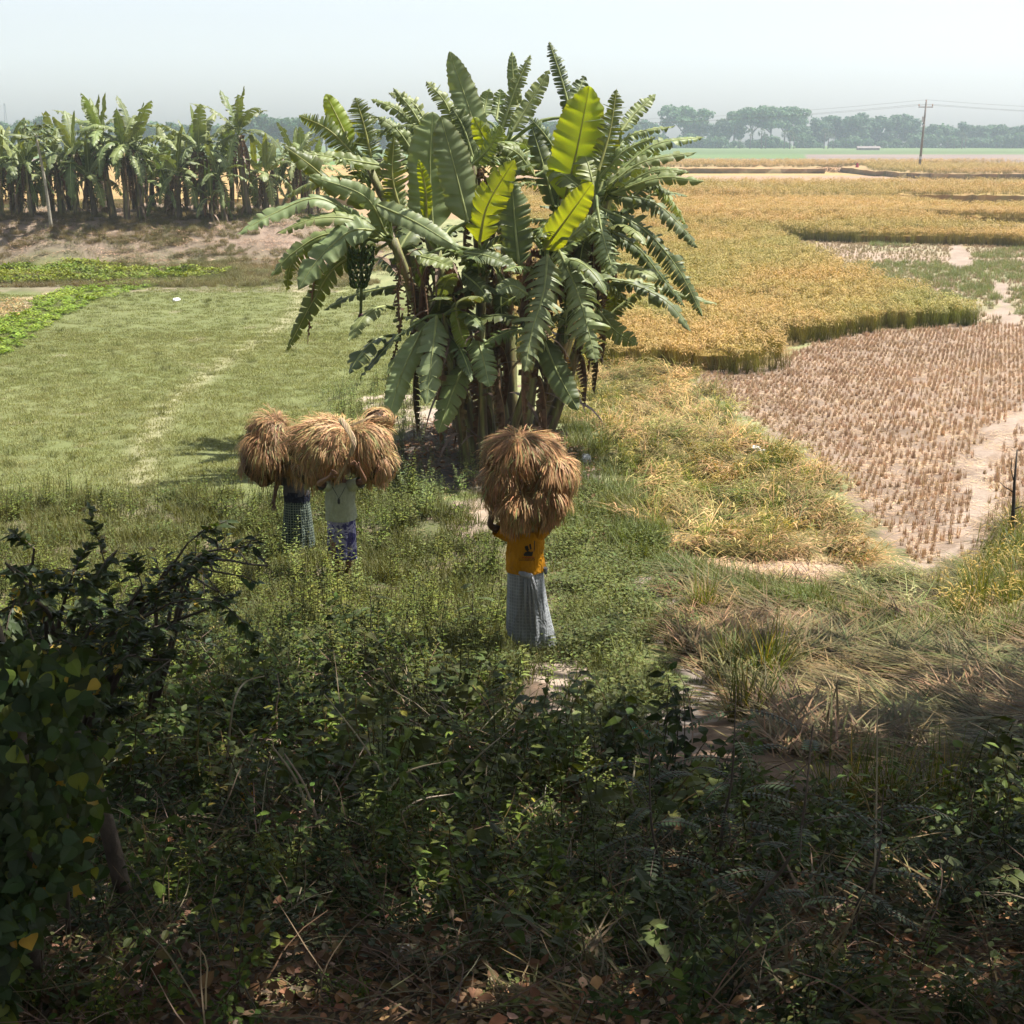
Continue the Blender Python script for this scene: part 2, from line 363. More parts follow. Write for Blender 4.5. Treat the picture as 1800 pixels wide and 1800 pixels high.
# ------------------------------------------------------------------ ground: one sheet to the horizon
def build_ground():
    ys = list(np.arange(-30, 5, .8))+[]
    d = 5.0
    while d < 985:
        ys.append(d); d += max(.07, d*d/ (FPX*CAM_H)*4.0) if d < 200 else d*.02
    ys = np.array(ys)
    us = np.concatenate([np.linspace(-1.6, -.45, 14)[:-1], np.linspace(-.45, .45, 300), np.linspace(.45, 1.6, 14)[1:]])
    Y, U = np.meshgrid(ys, us, indexing='ij')
    X = U*(np.maximum(Y, 0)+12); Z = terrain(X, Y)
    far = sstep((Y-150)/200)
    V = np.stack([X, Y, Z+FAR_Z*0], -1).reshape(-1, 3)
    # ground colours, P_DARK with the clump's shadow in it
    x, y = X.ravel(), Y.ravel()
    jx = x+(vnoise(x*.9, y*.9, 21)-.5)*.8+(vnoise(x*4, y*4, 22)-.5)*.3
    jy = y+(vnoise(x*.9, y*.9, 23)-.5)*.8+(vnoise(x*4, y*4, 24)-.5)*.3
    n1 = fbm(x*.25, y*.25, 31); n2 = fbm(x*1.5, y*1.5, 32); n3 = fbm(x*.05, y*.05, 33)
    C = np.zeros((len(x), 3))
    def put(mask, a, b, n=n2, k=2.5):
        t = np.clip((n-.5)*k+.5, 0, 1)[:, None]; col = np.array(a)*(1-t)+np.array(b)*t
        C[mask] = col[mask]
    allm = np.ones(len(x), bool)
    put(allm, (.15, .165, .075), (.24, .24, .12))
    # far plain
    put(y > 125, (.26, .18, .10), (.30, .20, .11), n3)
    put((y > 200) & (y < 262), (.25, .165, .11), (.28, .185, .12), n2*.5+n3*.5)                       # cut field
    put((y > 262) & (y < 345), (.28, .20, .08), (.31, .21, .085), n3)
    put((y > 345) & (y < 545) , (.15, .115, .10), (.18, .14, .115), n3)                      # ploughed
    xl = x/y
    put((y > 345) & (y < 400) & (xl < .185+.03*np.sin(y*.1)), (.085, .145, .045), (.11, .17, .05), n3)
    put((y > 450) & (y < 545) & (xl < .20), (.085, .13, .05), (.10, .145, .055), n3)
    put((y > 545) & (y < 1500), (.075, .108, .042), (.10, .138, .052), fbm(x*.004, y*.02, 34))
    put((y > 610) & (y < 640), (.07, .10, .04), (.09, .12, .05), n3)
    put(y > 1500, (.08, .12, .05), (.10, .14, .06), n3)
    put((y < 66) & (y > 24) & (x < 0), (.115, .13, .05), (.13, .14, .058), n1*.6+n2*.4)    # meadow
    put((y >= 66) & (y < 110) & (x < -8), (.10, .105, .05), (.18, .15, .10), n1*.5+n2*.5, 4)
    put((y >= 80) & (y < 112) & (x < -8), (.14, .115, .08), (.22, .165, .125), n1*.4+n2*.6, 4)
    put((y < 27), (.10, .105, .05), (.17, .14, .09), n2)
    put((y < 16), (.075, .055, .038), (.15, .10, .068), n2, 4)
    I = lambda p: pip(jx, jy, p)
    put(I(P_LODGE1), (.15, .13, .06), (.24, .19, .10))
    put(I(P_LODGE2), (.16, .12, .08), (.24, .17, .12))
    put(I(P_RICE), (.17, .13, .06), (.24, .17, .08))
    put(I(P_WEDGE), (.29, .215, .165), (.22, .20, .12), n1, 3)
    put(I(P_STUB), (.165, .122, .09), (.225, .17, .128))
    for p in (P_SLOT1, P_SLOT2): put(I(p), (.34, .22, .13), (.38, .26, .16))
    put(I(P_STRAW), (.27, .20, .145), (.34, .25, .18))
    for p in (P_PATH1, P_PATH2, P_PATH3): put(I(p), (.23, .18, .14), (.28, .22, .175))
    put(I(P_LOW), (.10, .12, .045), (.14, .15, .06))
    put(I(P_DIRT), (.36, .29, .23), (.28, .23, .18))
    put(I(P_DARK), (.07, .06, .05), (.13, .11, .085), n2, 4)  # dark soil, with the clump's shadow put into the colour
    put(I(P_HEAP), (.30, .225, .17), (.20, .16, .12))
    put(I(P_TRACK), (.17, .14, .115), (.24, .20, .165))
    put(I(P_BARE1), (.32, .25, .19), (.24, .19, .15))
    for p in (P_BARE2, P_BARE4, P_BARE3): put(I(p), (.20, .15, .115), (.27, .20, .15))
    put(I(P_HYA1) | I(P_HYA2), (.07, .08, .03), (.12, .14, .04))
    put(I(P_MUD), (.19, .15, .09), (.26, .21, .13))
    # foot-worn line wandering through the meadow
    tr = np.exp(-((x-(-7.2-(y-30)*.10+np.sin(y*.13)*1.2))/.35)**2)*((y > 25) & (y < 75))
    C = C*(1-tr[:, None]*.55)+np.array((.32, .29, .18))*tr[:, None]*.55
    bt = (fbm(x*.8, y*.8, 61) > .78) & (x < -2) & (y > 28) & (y < 70)
    C[bt] = C[bt]*.6+np.array((.24, .19, .14))*.4
    nr, nc = Y.shape; idx = np.arange(nr*nc).reshape(nr, nc)
    F = np.stack([idx[:-1, :-1], idx[:-1, 1:], idx[1:, 1:], idx[1:, :-1]], -1).reshape(-1, 4)
    me = bpy.data.meshes.new('ground'); me.vertices.add(len(V)); me.vertices.foreach_set('co', V.astype(np.float32).ravel())
    me.loops.add(F.size); me.loops.foreach_set('vertex_index', F.astype(np.int32).ravel())
    me.polygons.add(len(F)); me.polygons.foreach_set('loop_start', np.arange(0, F.size, 4, dtype=np.int32))
    me.update(calc_edges=True); me.validate()
    a = me.color_attributes.new('col', 'FLOAT_COLOR', 'POINT'); a.data.foreach_set('color', np.concatenate([C, np.ones((len(C), 1))], 1).astype(np.float32).ravel())
    me.polygons.foreach_set('use_smooth', [True]*len(F))
    m, n, out = new_mat('earth')
    at = nd(n, 'ShaderNodeAttribute', attribute_name='col'); ge = nd(n, 'ShaderNodeNewGeometry')
    def noise(s, d=4):
        q = nd(n, 'ShaderNodeTexNoise'); q.inputs['Scale'].default_value = s; q.inputs['Detail'].default_value = d; n.links.new(ge.outputs['Position'], q.inputs['Vector']); return q.outputs[0]
    a1, a2 = noise(1.1, 6), noise(14, 4)
    ad = nd(n, 'ShaderNodeMath', operation='ADD'); n.links.new(a1, ad.inputs[0]); n.links.new(a2, ad.inputs[1])
    mr = nd(n, 'ShaderNodeMapRange'); mr.inputs[1].default_value = .7; mr.inputs[2].default_value = 1.3; mr.inputs[3].default_value = .78; mr.inputs[4].default_value = 1.22
    n.links.new(ad.outputs[0], mr.inputs[0])
    vm = nd(n, 'ShaderNodeVectorMath', operation='SCALE'); n.links.new(at.outputs['Color'], vm.inputs[0]); n.links.new(mr.outputs[0], vm.inputs['Scale'])
    pb = nd(n, 'ShaderNodeBsdfPrincipled'); pb.inputs['Roughness'].default_value = .95; pb.inputs['Specular IOR Level'].default_value = .1
    n.links.new(vm.outputs[0], pb.inputs['Base Color'])
    bp = nd(n, 'ShaderNodeBump'); bp.inputs['Strength'].default_value = .6; bp.inputs['Distance'].default_value = .03
    n.links.new(ad.outputs[0], bp.inputs['Height']); n.links.new(bp.outputs[0], pb.inputs['Normal']); n.links.new(pb.outputs[0], out.inputs[0])
    me.materials.append(m)
    o = bpy.data.objects.new('ground', me); COL.objects.link(o); o['kind'] = 'structure'
build_ground()

# ------------------------------------------------------------------ standing crop as a body with a broken top and cut sides
def crop(name, poly, res, h, label, excl=(), ctop=((.42, .29, .10), (.48, .32, .12)), cw=(.12, .10, .045), ymin=None, ymax=None, bump=.12, cat='rice crop', hyf=1.0, inset=0):
    xs = [p[0] for p in poly]; yy = [p[1] for p in poly]
    y0 = max(min(yy), ymin) if ymin else min(yy); y1 = min(max(yy), ymax) if ymax else max(yy)
    gx = np.arange(min(xs), max(xs), res); gy = np.arange(y0, y1, res*hyf)
    X, Y = np.meshgrid((gx[:-1]+gx[1:])/2, (gy[:-1]+gy[1:])/2, indexing='ij')
    k = pip(X, Y, poly) & (np.abs(X) < .45*Y+4)
    for e in excl: k &= ~pip(X, Y, e)
    for _ in range(inset):
        q = k.copy(); q[1:] &= k[:-1]; q[:-1] &= k[1:]; q[:, 1:] &= k[:, :-1]; q[:, :-1] &= k[:, 1:]; k = q
    VX, VY = np.meshgrid(gx, gy, indexing='ij')
    r2 = np.random.default_rng(5)
    VZ = terrain(VX, VY)+h+(fbm(VX*.7/res*.8, VY*.7/res*.8, 3)-.5)*bump*2+r2.uniform(-.5, .5, VX.shape)*bump*.8
    mb = MB(); ids = {}; low = {}
    t = np.clip((fbm(VX*.06, VY*.06, 8)-.5)*3+.5, 0, 1)
    def vt(i, j):
        if (i, j) not in ids:
            ids[(i, j)] = mb.vert((VX[i, j]+r2.uniform(-.2, .2)*res, VY[i, j]+r2.uniform(-.2, .2)*res*hyf, VZ[i, j]), jit(mixc(ctop[0], ctop[1], t[i, j]), .14 if res < .9 else .26))
        return ids[(i, j)]
    def vl(i, j):
        if (i, j) not in low: low[(i, j)] = mb.vert((VX[i, j], VY[i, j], float(terrain(VX[i, j], VY[i, j]))-.05), jit(cw, .3))
        return low[(i, j)]
    nx, ny = k.shape
    for i in range(nx):
        for j in range(ny):
            if not k[i, j]: continue
            mb.face((vt(i, j), vt(i+1, j), vt(i+1, j+1), vt(i, j+1)))
            if j == 0 or not k[i, j-1]: mb.face((vl(i, j), vl(i+1, j), vt(i+1, j), vt(i, j)))
            if j == ny-1 or not k[i, j+1]: mb.face((vl(i+1, j+1), vl(i, j+1), vt(i, j+1), vt(i+1, j+1)))
            if i == 0 or not k[i-1, j]: mb.face((vl(i, j+1), vl(i, j), vt(i, j), vt(i, j+1)))
            if i == nx-1 or not k[i+1, j]: mb.face((vl(i+1, j), vl(i+1, j+1), vt(i+1, j+1), vt(i+1, j)))
    o = mb.build(name, [leaf_mat('ripe_crop', transl=.05, rough=.9, spec=.1, nscale=1.2 if res > .6 else 4, namt=.12)])
    return tag(o, label, cat, None, 'stuff')
GOLD = ((.26, .18, .07), (.29, .20, .078))
crop('rice_field', P_RICE, .45, .45, 'dense ripe golden rice standing right of the banana clump', (P_SLOT1, P_SLOT2), ctop=((.20, .14, .05), (.24, .16, .05)), ymax=125, inset=4)
crop('rice_field', P_RICE, 1.0, .85, 'ripe rice far out, beyond the cut wedge and its dark edges', (P_SLOT1, P_SLOT2), ctop=GOLD, ymin=124, bump=.16)
crop('rice_field', [(p.x, p.y) for p in (flat(1120,305), flat(1440,305), flat(1452,291), flat(1120,290))], 1.6, .9, 'narrow strip of golden rice touching the banana leaves, left of the red figure', ctop=((.27, .185, .09), (.30, .20, .095)), bump=.1, hyf=2)
crop('rice_field', [(p.x, p.y) for p in (flat(1530,309), flat(1640,316), flat(2000,317), flat(2000,297), flat(1520,297), flat(1470,302))], 1.6, .9, 'narrow golden rice strip around the foot of the utility pole', ctop=((.27, .185, .09), (.30, .20, .095)), bump=.1, hyf=2)
crop('rice_field', [(p.x, p.y) for p in (flat(-300,366), flat(700,366), flat(700,297), flat(-300,297))], 1.6, .9, 'golden rice seen between the stems of the banana grove', ctop=((.28, .19, .08), (.31, .21, .085)), bump=.1, hyf=2)

# ------------------------------------------------------------------ plant kinds used by the ground cover
def kinds(n, f, nm, mat):
    out = []
    for i in range(n):
        mb = MB(); f(mb, i); out.append(mb.build(nm, mat, link=False))
    return out
ur = rnd.uniform
def disc(r): a = ur(0, 6.283); q = r*math.sqrt(rnd.random()); return q*math.cos(a), q*math.sin(a)
def rice_tuft(mb, i, n=17, H=.82, w=.013):
    for k in range(n):
        x, y = disc(.10); a = ur(0, 6.28); l = ur(.05, .3)
        mb.blade((x, y, 0), (math.cos(a)*l, math.sin(a)*l, 1), H*ur(.8, 1.08), w, ur(.1, .5), (.13, .12, .04), jit((.36, .29, .08), .2), 3)
    for k in range(int(n*.9)):
        x, y = disc(.2); a = ur(0, 6.28); z = H*ur(.78, 1.0)
        mb.blade((x, y, z), (math.cos(a)*.8, math.sin(a)*.8, .7), ur(.16, .26), .028, ur(1.2, 2.4), jit((.46, .31, .12), .15), jit((.50, .325, .12), .18), 3)
K_RICE = kinds(5, rice_tuft, 'rice_tuft_kind', M_SC)
def rice_tuft_g(mb, i):
    for k in range(26):
        x, y = disc(.14); a = ur(0, 6.28); l = ur(.05, .5)
        mb.blade((x, y, 0), (math.cos(a)*l, math.sin(a)*l, 1), ur(.5, .95), .014, ur(.2, 1.1), (.10, .11, .03), jit((.22, .25, .06), .25), 4)
    for k in range(8):
        x, y = disc(.2); a = ur(0, 6.28); z = ur(.5, .8)
        mb.blade((x, y, z), (math.cos(a)*.8, math.sin(a)*.8, .5), ur(.16, .26), .024, ur(1.2, 2.4), jit((.42, .30, .10), .15), jit((.46, .31, .11), .18), 3)
K_TUSS = kinds(4, rice_tuft_g, 'tussock_kind', M_SC)
def stubble(mb, i):
    for k in range(13):
        x, y = disc(.045); a = ur(0, 6.28); l = ur(.0, .4)
        mb.blade((x, y, 0), (math.cos(a)*l, math.sin(a)*l, 1), ur(.08, .22), .011, ur(-.1, .2), (.30, .215, .15), jit((.50, .38, .28), .25), 2)
    for k in range(3):
        x, y = disc(.14); a = ur(0, 6.28)
        mb.blade((x, y, .012), (math.cos(a), math.sin(a), .05), ur(.1, .3), .015, .1, jit((.46, .34, .22), .2), jit((.5, .37, .25), .2), 1)
K_STUB = kinds(5, stubble, 'stubble_kind', M_DRY)
def litter(mb, i):
    for k in range(26):
        x, y = disc(.35); a = ur(0, 6.28)
        mb.blade((x, y, ur(.006, .03)), (math.cos(a), math.sin(a), ur(-.02, .1)), ur(.07, .3), .011, .12, jit((.46, .34, .22), .25), jit((.52, .39, .26), .25), 2)
K_LIT = kinds(4, litter, 'straw_litter_kind', M_DRY)
def lodged(mb, i, cg=(.17, .19, .05), cy=(.42, .30, .14)):
    for k in range(34):
        x, y = disc(.22); a = rnd.gauss(0, .75)
        c = jit(cg if rnd.random() < .45 else cy, .25)
        mb.blade((x, y, ur(0, .15)), (math.cos(a), math.sin(a), ur(.15, .9)), ur(.45, .95), .015, ur(.6, 1.3), mixc(c, (.1, .08, .03), .45), c, 5)
    for k in range(9):
        x, y = disc(.3); a = ur(0, 6.28)
        mb.blade((x+.3, y, ur(.15, .35)), (math.cos(a), math.sin(a), .3), ur(.14, .24), .024, ur(.8, 1.6), jit((.40, .29, .14), .15), jit((.43, .30, .15), .18), 3)
K_LODG = kinds(5, lodged, 'lodged_kind', M_SC)
def mat_straw(mb, i):
    for k in range(40):
        x, y = disc(.3); a = rnd.gauss(0, .45)
        c = jit((.30, .225, .145) if rnd.random() < .7 else (.17, .19, .09), .25)
        mb.blade((x, y, ur(0, .12)), (math.cos(a), math.sin(a), ur(-.02, .35)), ur(.4, .95), .019, ur(.15, .5), mixc(c, (.1, .08, .05), .3), c, 4)
K_MAT = kinds(5, mat_straw, 'flat_straw_kind', M_SC)
def turf(mb, i, n=70, h=(.04, .11), R0=.3, c=(.165, .182, .078)):
    for k in range(n):
        x, y = disc(R0); a = ur(0, 6.28); l = ur(.1, .8)
        mb.blade((x, y, -.01), (math.cos(a)*l, math.sin(a)*l, 1), ur(*h), .012, ur(.2, .8), mixc(c, (.1, .1, .04), .4), jit(c, .25), 2)
K_TURF = kinds(4, turf, 'turf_kind', M_SC)
K_GRASS = kinds(4, lambda m, i: turf(m, i, 70, (.12, .42), .22, (.15, .160, .066)), 'tall_grass_kind', M_SC)
def herb(mb, i, h=(.45, .95), L=(.05, .085), c=(.15, .18, .05), nst=3, step=.05, W=.42):
    for s in range(nst):
        x, y = disc(.10); a0 = ur(0, 6.28); le = ur(.02, .35); p = Vector((x, y, 0)); d = Vector((math.cos(a0)*le, math.sin(a0)*le, 1)).normalized()
        H = ur(*h); pts = [p.copy()]; n = int(H/step); q = 0
        for k in range(n):
            d = (d+Vector((ur(-.07, .07), ur(-.07, .07), .03))).normalized(); p = p+d*step; pts.append(p.copy())
            if k > 1:
                t = k/n; q += 1.57+ur(-.3, .3); Lf = ur(*L)*(1.25-.8*t)*1.2
                for sg in (0, math.pi):
                    if rnd.random() < .12: continue
                    dd = Vector((math.cos(q+sg), math.sin(q+sg), ur(.1, .7)))
                    mb.leaf(p, dd, (0, 0, 1), Lf, Lf*W, jit(c if rnd.random() > .03 else (.22, .2, .05), .28), 0, .25, ur(.1, .5))
        mb.tube(pts, [.006-.004*k/len(pts) for k in range(len(pts))], 3, (.13, .12, .06), cap=False)
K_HERB = kinds(6, herb, 'herb_kind', M_SC)
def lowc(mb, i, c=(.105, .124, .045)):
    for k in range(75):
        x, y = disc(.3); z = ur(.02, .24)*(1-(x*x+y*y)*5); a = ur(0, 6.28); L = ur(.03, .06)
        mb.leaf((x, y, max(.01, z)), (math.cos(a), math.sin(a), ur(-.1, .5)), (ur(-.3, .3), ur(-.3, .3), 1), L, L*.6, jit(c, .35), 0, .2, .2, 2)
    for k in range(8):
        x, y = disc(.25); a = ur(0, 6.28)
        mb.blade((x, y, 0), (math.cos(a)*.4, math.sin(a)*.4, 1), ur(.15, .35), .009, .8, (.12, .13, .05), jit((.2, .22, .08), .2), 3)
K_LOW = kinds(5, lowc, 'low_weed_kind', M_SC)
def bushy(mb, i, c=(.040, .056, .016), L=(.05, .13), h=(.5, 1.0), nst=6, W=.55, shape=0, step=.075):
    for s in range(nst):
        x, y = disc(.16); a0 = ur(0, 6.28); le = ur(.2, .9); p = Vector((x, y, 0)); d = Vector((math.cos(a0)*le, math.sin(a0)*le, 1)).normalized()
        H = ur(*h); pts = [p.copy()]; n = int(H/step); q = ur(0, 6)
        for k in range(n):
            d = (d+Vector((ur(-.16, .16), ur(-.16, .16), ur(-.08, .05)))).normalized(); p = p+d*step; pts.append(p.copy())
            if k > 1:
                for r in range(2):
                    q += 2.2+ur(-.4, .4); Lf = ur(*L)
                    dd = Vector((math.cos(q), math.sin(q), ur(-.2, .5))); b = p+dd*.03
                    cc = c if rnd.random() > .02 else (.16, .14, .035)
                    mb.leaf(b, dd, (ur(-.3, .3), ur(-.3, .3), 1), Lf, Lf*W, jit(cc, .35), 0, .18, ur(.1, .6), shape)
        mb.tube(pts, [.007-.004*k/len(pts) for k in range(len(pts))], 3, (.10, .08, .055), cap=False)
K_BUSH = kinds(6, bushy, 'bushy_weed_kind', M_SC)
K_HEART = kinds(4, lambda m, i: bushy(m, i, (.05, .068, .022), (.07, .13), (.3, .8), 5, .95, 1, .10), 'heart_vine_kind', M_SC)
def fern(mb, i, c=(.035, .06, .028), nf=9, Lr=(.22, .38), ll=.045, H=.7):
    pts = [Vector((0, 0, H*k/5))+Vector((ur(-.02, .02), ur(-.02, .02), 0)) for k in range(6)]
    mb.tube(pts, [.009, .008, .007, .006, .005, .003], 4, (.09, .075, .05), cap=False)
    for f in range(nf):
        a = f*2.4+ur(-.3, .3); z = H*(.35+.65*f/nf); p = Vector((0, 0, z)); d = Vector((math.cos(a), math.sin(a), ur(.2, .8))).normalized()
        L = ur(*Lr); n = 11; rp = [p.copy()]
        cc = jit(c, .25)
        for k in range(n):
            d = (d+Vector((0, 0, -.09))).normalized(); p = p+d*(L/n); rp.append(p.copy())
            if k > 1:
                sd = d.cross(Vector((0, 0, 1))).normalized(); le = ll*(1-.5*abs(k/n-.5)*2+.1)
                for sg in (-1, 1): mb.leaf(p, sd*sg+d*.35, sd.cross(d), le, le*.42, jit(cc, .2), 0, .1, .15)
        mb.tube(rp, .0025, 3, (.12, .12, .05), cap=False)
K_FERN = kinds(4, fern, 'feather_leaf_kind', M_SC)
def twigs(mb, i):
    for k in range(7):
        x, y = disc(.3); a = ur(0, 6.28); p = Vector((x, y, ur(0, .1))); d = Vector((math.cos(a), math.sin(a), ur(0, 1.2))).normalized(); pts = [p.copy()]
        for q in range(6): d = (d+Vector((ur(-.2, .2), ur(-.2, .2), ur(-.25, .1)))).normalized(); p = p+d*ur(.06, .16); pts.append(p.copy())
        c = jit((.26, .20, .14), .35); mb.tube(pts, [.006, .005, .005, .004, .003, .003, .002], 3, c, cap=False)
K_TWIG = kinds(4, twigs, 'dry_twig_kind', M_DRY)
def deadleaves(mb, i):
    for k in range(34):
        x, y = disc(.35); a = ur(0, 6.28); L = ur(.04, .10)
        mb.leaf((x, y, ur(.01, .05)), (math.cos(a), math.sin(a), ur(-.2, .4)), (ur(-.5, .5), ur(-.5, .5), 1), L, L*.6, jit((.26, .16, .09) if rnd.random() < .75 else (.33, .27, .2), .35), 0, .3, ur(-.3, .5))
K_DEAD = kinds(4, deadleaves, 'leaf_litter_kind', M_DRY)
def hyac(mb, i):
    for k in range(26):
        x, y = disc(.28); a = ur(0, 6.28); z = ur(.08, .24)
        mb.leaf((x, y, z), (math.cos(a), math.sin(a), ur(.1, 1.2)), (0, 0, 1), .12, .10, jit((.17, .24, .03), .3), 0, .25, .2, 2)
K_HYA = kinds(4, hyac, 'water_hyacinth_kind', M_SC)

# ------------------------------------------------------------------ ground cover
def sc(name, prot, poly, dens, label, base=(1, 1, 1), alt=None, smin=.8, smax=1.2, mind=None, maxd=None, edge=.3, seed=1, excl=(), tilt=.1, amt=.18, nscale=.5, rz=None, zs=None, keep=None, zoff=0, cat=None, grid=None):
    if poly is FG and mind is None: mind = 4.6
    P = sample(poly, dens, maxd, mind, edge, seed, excl)
    near_small = poly is FG
    if grid:
        ca, sa = math.cos(.35), math.sin(.35); u = P[:, 0]*ca+P[:, 1]*sa; v = -P[:, 0]*sa+P[:, 1]*ca
        u = np.round(u/grid)*grid+rng.normal(0, grid*.13, len(P)); v = np.round(v/(grid*1.25))*grid*1.25+rng.normal(0, grid*.10, len(P))
        P = np.stack([u*ca-v*sa, u*sa+v*ca, P[:, 2]], 1)
    if keep is not None: P = P[keep(P[:, 0], P[:, 1])]
    P[:, 2] += zoff
    N = len(P); z = rng.uniform(0, 6.283, N) if rz is None else rz(P)
    sz = rng.uniform(smin, smax, N)
    if near_small: sz = sz*np.clip(.45+(P[:, 1]-4.5)*.12, .45, 1)
    return scatter(name, prot, P, z, sz, tints(P, base, alt, nscale, amt, seed+5), label, tilt, zs, cat)
SL = (P_SLOT1, P_SLOT2)
sc('ripe_rice', K_RICE, P_RICE, 15, 'ripe golden rice heads at the near edge of the standing crop', (.86, .86, .84), (.60, .82, .68), maxd=62, excl=SL, nscale=.22, amt=.2, edge=.7)
sc('ripe_rice', K_RICE, P_RICE, 8, 'ripe golden rice heads in the middle of the standing crop', (.84, .84, .82), (.64, .80, .68), 1.0, 1.35, 60, 100, excl=SL, nscale=.15, seed=2, edge=.7)
sc('ripe_rice', K_RICE, P_RICE, 3.5, 'ripe rice heads of the more distant standing crop', (.82, .80, .80), (.68, .78, .70), 1.25, 1.6, 98, 150, excl=SL, nscale=.1, seed=3)
sc('ripe_rice', K_RICE, P_RICE, 1.6, 'ripe rice heads of the farthest part of the wide crop', (.78, .76, .78), (.66, .74, .68), 1.6, 2.2, 148, 205, excl=SL, nscale=.06, seed=63)
sc('ripe_rice', K_RICE, [(flat(1120,305).x, 285), (flat(1440,305).x, 285), (120, 340), (40, 340)], .7, 'ripe rice heads of the left far strip', (.78, .74, .82), (.68, .75, .7), 1.8, 2.5, nscale=.05, seed=64)
sc('ripe_rice', K_RICE, [(p.x, p.y) for p in (flat(1530,309), flat(1640,316), flat(1900,317), flat(1900,299), flat(1520,299))], .8, 'ripe rice heads of the strip around the pole', (.78, .74, .82), (.68, .75, .7), 1.8, 2.5, nscale=.05, seed=65)
sc('green_rice', K_TUSS, P_RICE, 2.2, 'greener blades among the standing ripe rice', (1.3, 1.3, 1.1), None, .85, 1.15, maxd=75, excl=SL, seed=4, keep=lambda x, y: fbm(x*.16, y*.16, 77) > .52)
sc('rice_stubble', K_STUB, P_STUB, 42, grid=.165, label='pinkish brown rice stubble in short cut tufts', base=(1.02, .97, .90), alt=(1.18, 1.10, 1.0), smin=.5, smax=1.05, excl=(P_PATH1, P_RICE), nscale=.3, edge=.25, amt=.22, cat='rice stubble')
sc('rice_stubble', K_STUB, P_WEDGE, 10, 'cut rice stubble behind the standing edge', (.95, .92, .9), (.85, .95, .75), .9, 1.3, excl=(P_PATH2, P_PATH3), nscale=.12, seed=6)
sc('regrown_grass', K_GRASS, P_WEDGE, 3.5, 'green regrowth in the cut wedge of the field', (1.2, 1.3, 1.3), None, .8, 1.2, excl=(P_PATH2, P_PATH3), seed=7, keep=lambda x, y: (fbm(x*.12, y*.12, 5)+.08*(y > 62)-.2*(y > 82) > .52))
sc('straw_litter', K_LIT, P_STUB, 4.0, 'pale cut straw lying between the stubble', (1, .95, .9), seed=8, smin=.7, smax=1.3, tilt=.03)
sc('straw_litter', K_LIT, P_STRAW, 16, 'pink straw trampled at the edge of the field', (1.05, .95, .85), seed=9, tilt=.08)
sc('flattened_rice', K_LODG, P_LODGE1, 10, 'tousled yellow green rice fallen over beside the banana clump', (1.12, 1.0, .92), (.74, .82, .64), .7, 1.2, seed=10, tilt=.2, nscale=.9, amt=.42, edge=.6,
   rz=lambda P: (fbm(P[:, 0]*.45, P[:, 1]*.45, 50)-.5)*9+rng.normal(0, .5, len(P)), cat='fallen rice')
sc('green_blades', K_TUSS, P_LODGE1, 2.6, 'upright green rice blades among the fallen ones', (1.15, 1.2, .9), (.8, .95, .7), .5, .8, seed=11, tilt=.25, keep=lambda x, y: fbm(x*.5, y*.5, 78) > .47)
sc('flattened_straw', K_MAT, P_LODGE2, 20, 'brown straw flattened in swirls on the lower slope', (.85, .72, .6), (.5, .58, .36), .6, 1.1, seed=12, excl=(P_TRACK,), tilt=.12, nscale=.7, amt=.4, edge=.5,
   rz=lambda P: 2.6+(fbm(P[:, 0]*.45, P[:, 1]*.45, 52)-.5)*7+rng.normal(0, .6, len(P)), cat='fallen straw')
sc('green_blades', K_LODG, P_LODGE2, 3.0, 'green rice blades leaning over the flattened straw', (.75, .95, .8), (.9, .95, .8), .6, .95, seed=13, tilt=.25, keep=lambda x, y: fbm(x*.5, y*.5, 79)+np.clip((y-17.5)*.06, -.1, .2) > .53)
sc('field_edge_rice', K_TUSS, P_EDGE, 7, 'standing green and gold rice at the right end of the path', (.85, .9, .7), (.95, .85, .75), .55, .9, seed=14, tilt=.25)
BELT = [(.6, 27.5), (.6, 24.5), (2.2, 23.0), (3.2, 20.0), (5.5, 17.6), (9, 17.2), (9, 18.0), (5.8, 18.6), (4.0, 21.0), (3.0, 23.6), (1.8, 26.5)]
sc('green_blades', K_GRASS, BELT, 12, 'green grass along the foot of the fallen rice', (1.1, 1.2, 1.0), (.8, 1.0, .8), .7, 1.3, seed=15, tilt=.2)
sc('meadow_grass', K_TURF, P_MEADOW, 22, 'short pale green grazed grass of the open meadow', (1.42, 1.33, 1.2), (1.3, 1.27, 1.1), .6, 1.1, seed=16, nscale=.25, edge=.5, amt=.14, keep=lambda x, y: (y < 52) , cat='grass')
sc('meadow_grass', K_TURF, P_MEADOW, 7, 'short pale green grass of the far side of the meadow', (1.38, 1.3, 1.18), (1.25, 1.23, 1.08), .7, 1.3, seed=17, nscale=.2, edge=.6, amt=.14, mind=50, cat='grass')
sc('meadow_weeds', K_GRASS, P_MEADOW, .5, 'scattered taller tufts in the grazed meadow', (.9, .95, .8), None, .4, .8, seed=18, keep=lambda x, y: fbm(x*.4, y*.4, 80) > .52, cat='weeds')
sc('water_hyacinth', K_HYA, P_HYA1, 7, 'dark green water hyacinth filling the ditch under the bank', (.62, .6, .6), (.9, .72, .65), .8, 1.2, seed=19, tilt=.15)
sc('water_hyacinth', K_HYA, P_HYA2, 9, 'lime green water hyacinth spreading along the wet ground', (.75, .78, .7), (1.05, .98, .95), .5, .9, seed=20, tilt=.15, nscale=.2, zs=.6)
sc('dead_hyacinth', K_DEAD, P_MUD, 5, 'withered brown plants on the drying mud', (1.1, 1.2, .9), seed=21, smin=1, smax=1.6)
BANK = [(-45, 68), (-7, 68), (-5, 76), (-7, 90), (-12, 100), (-50, 100)]
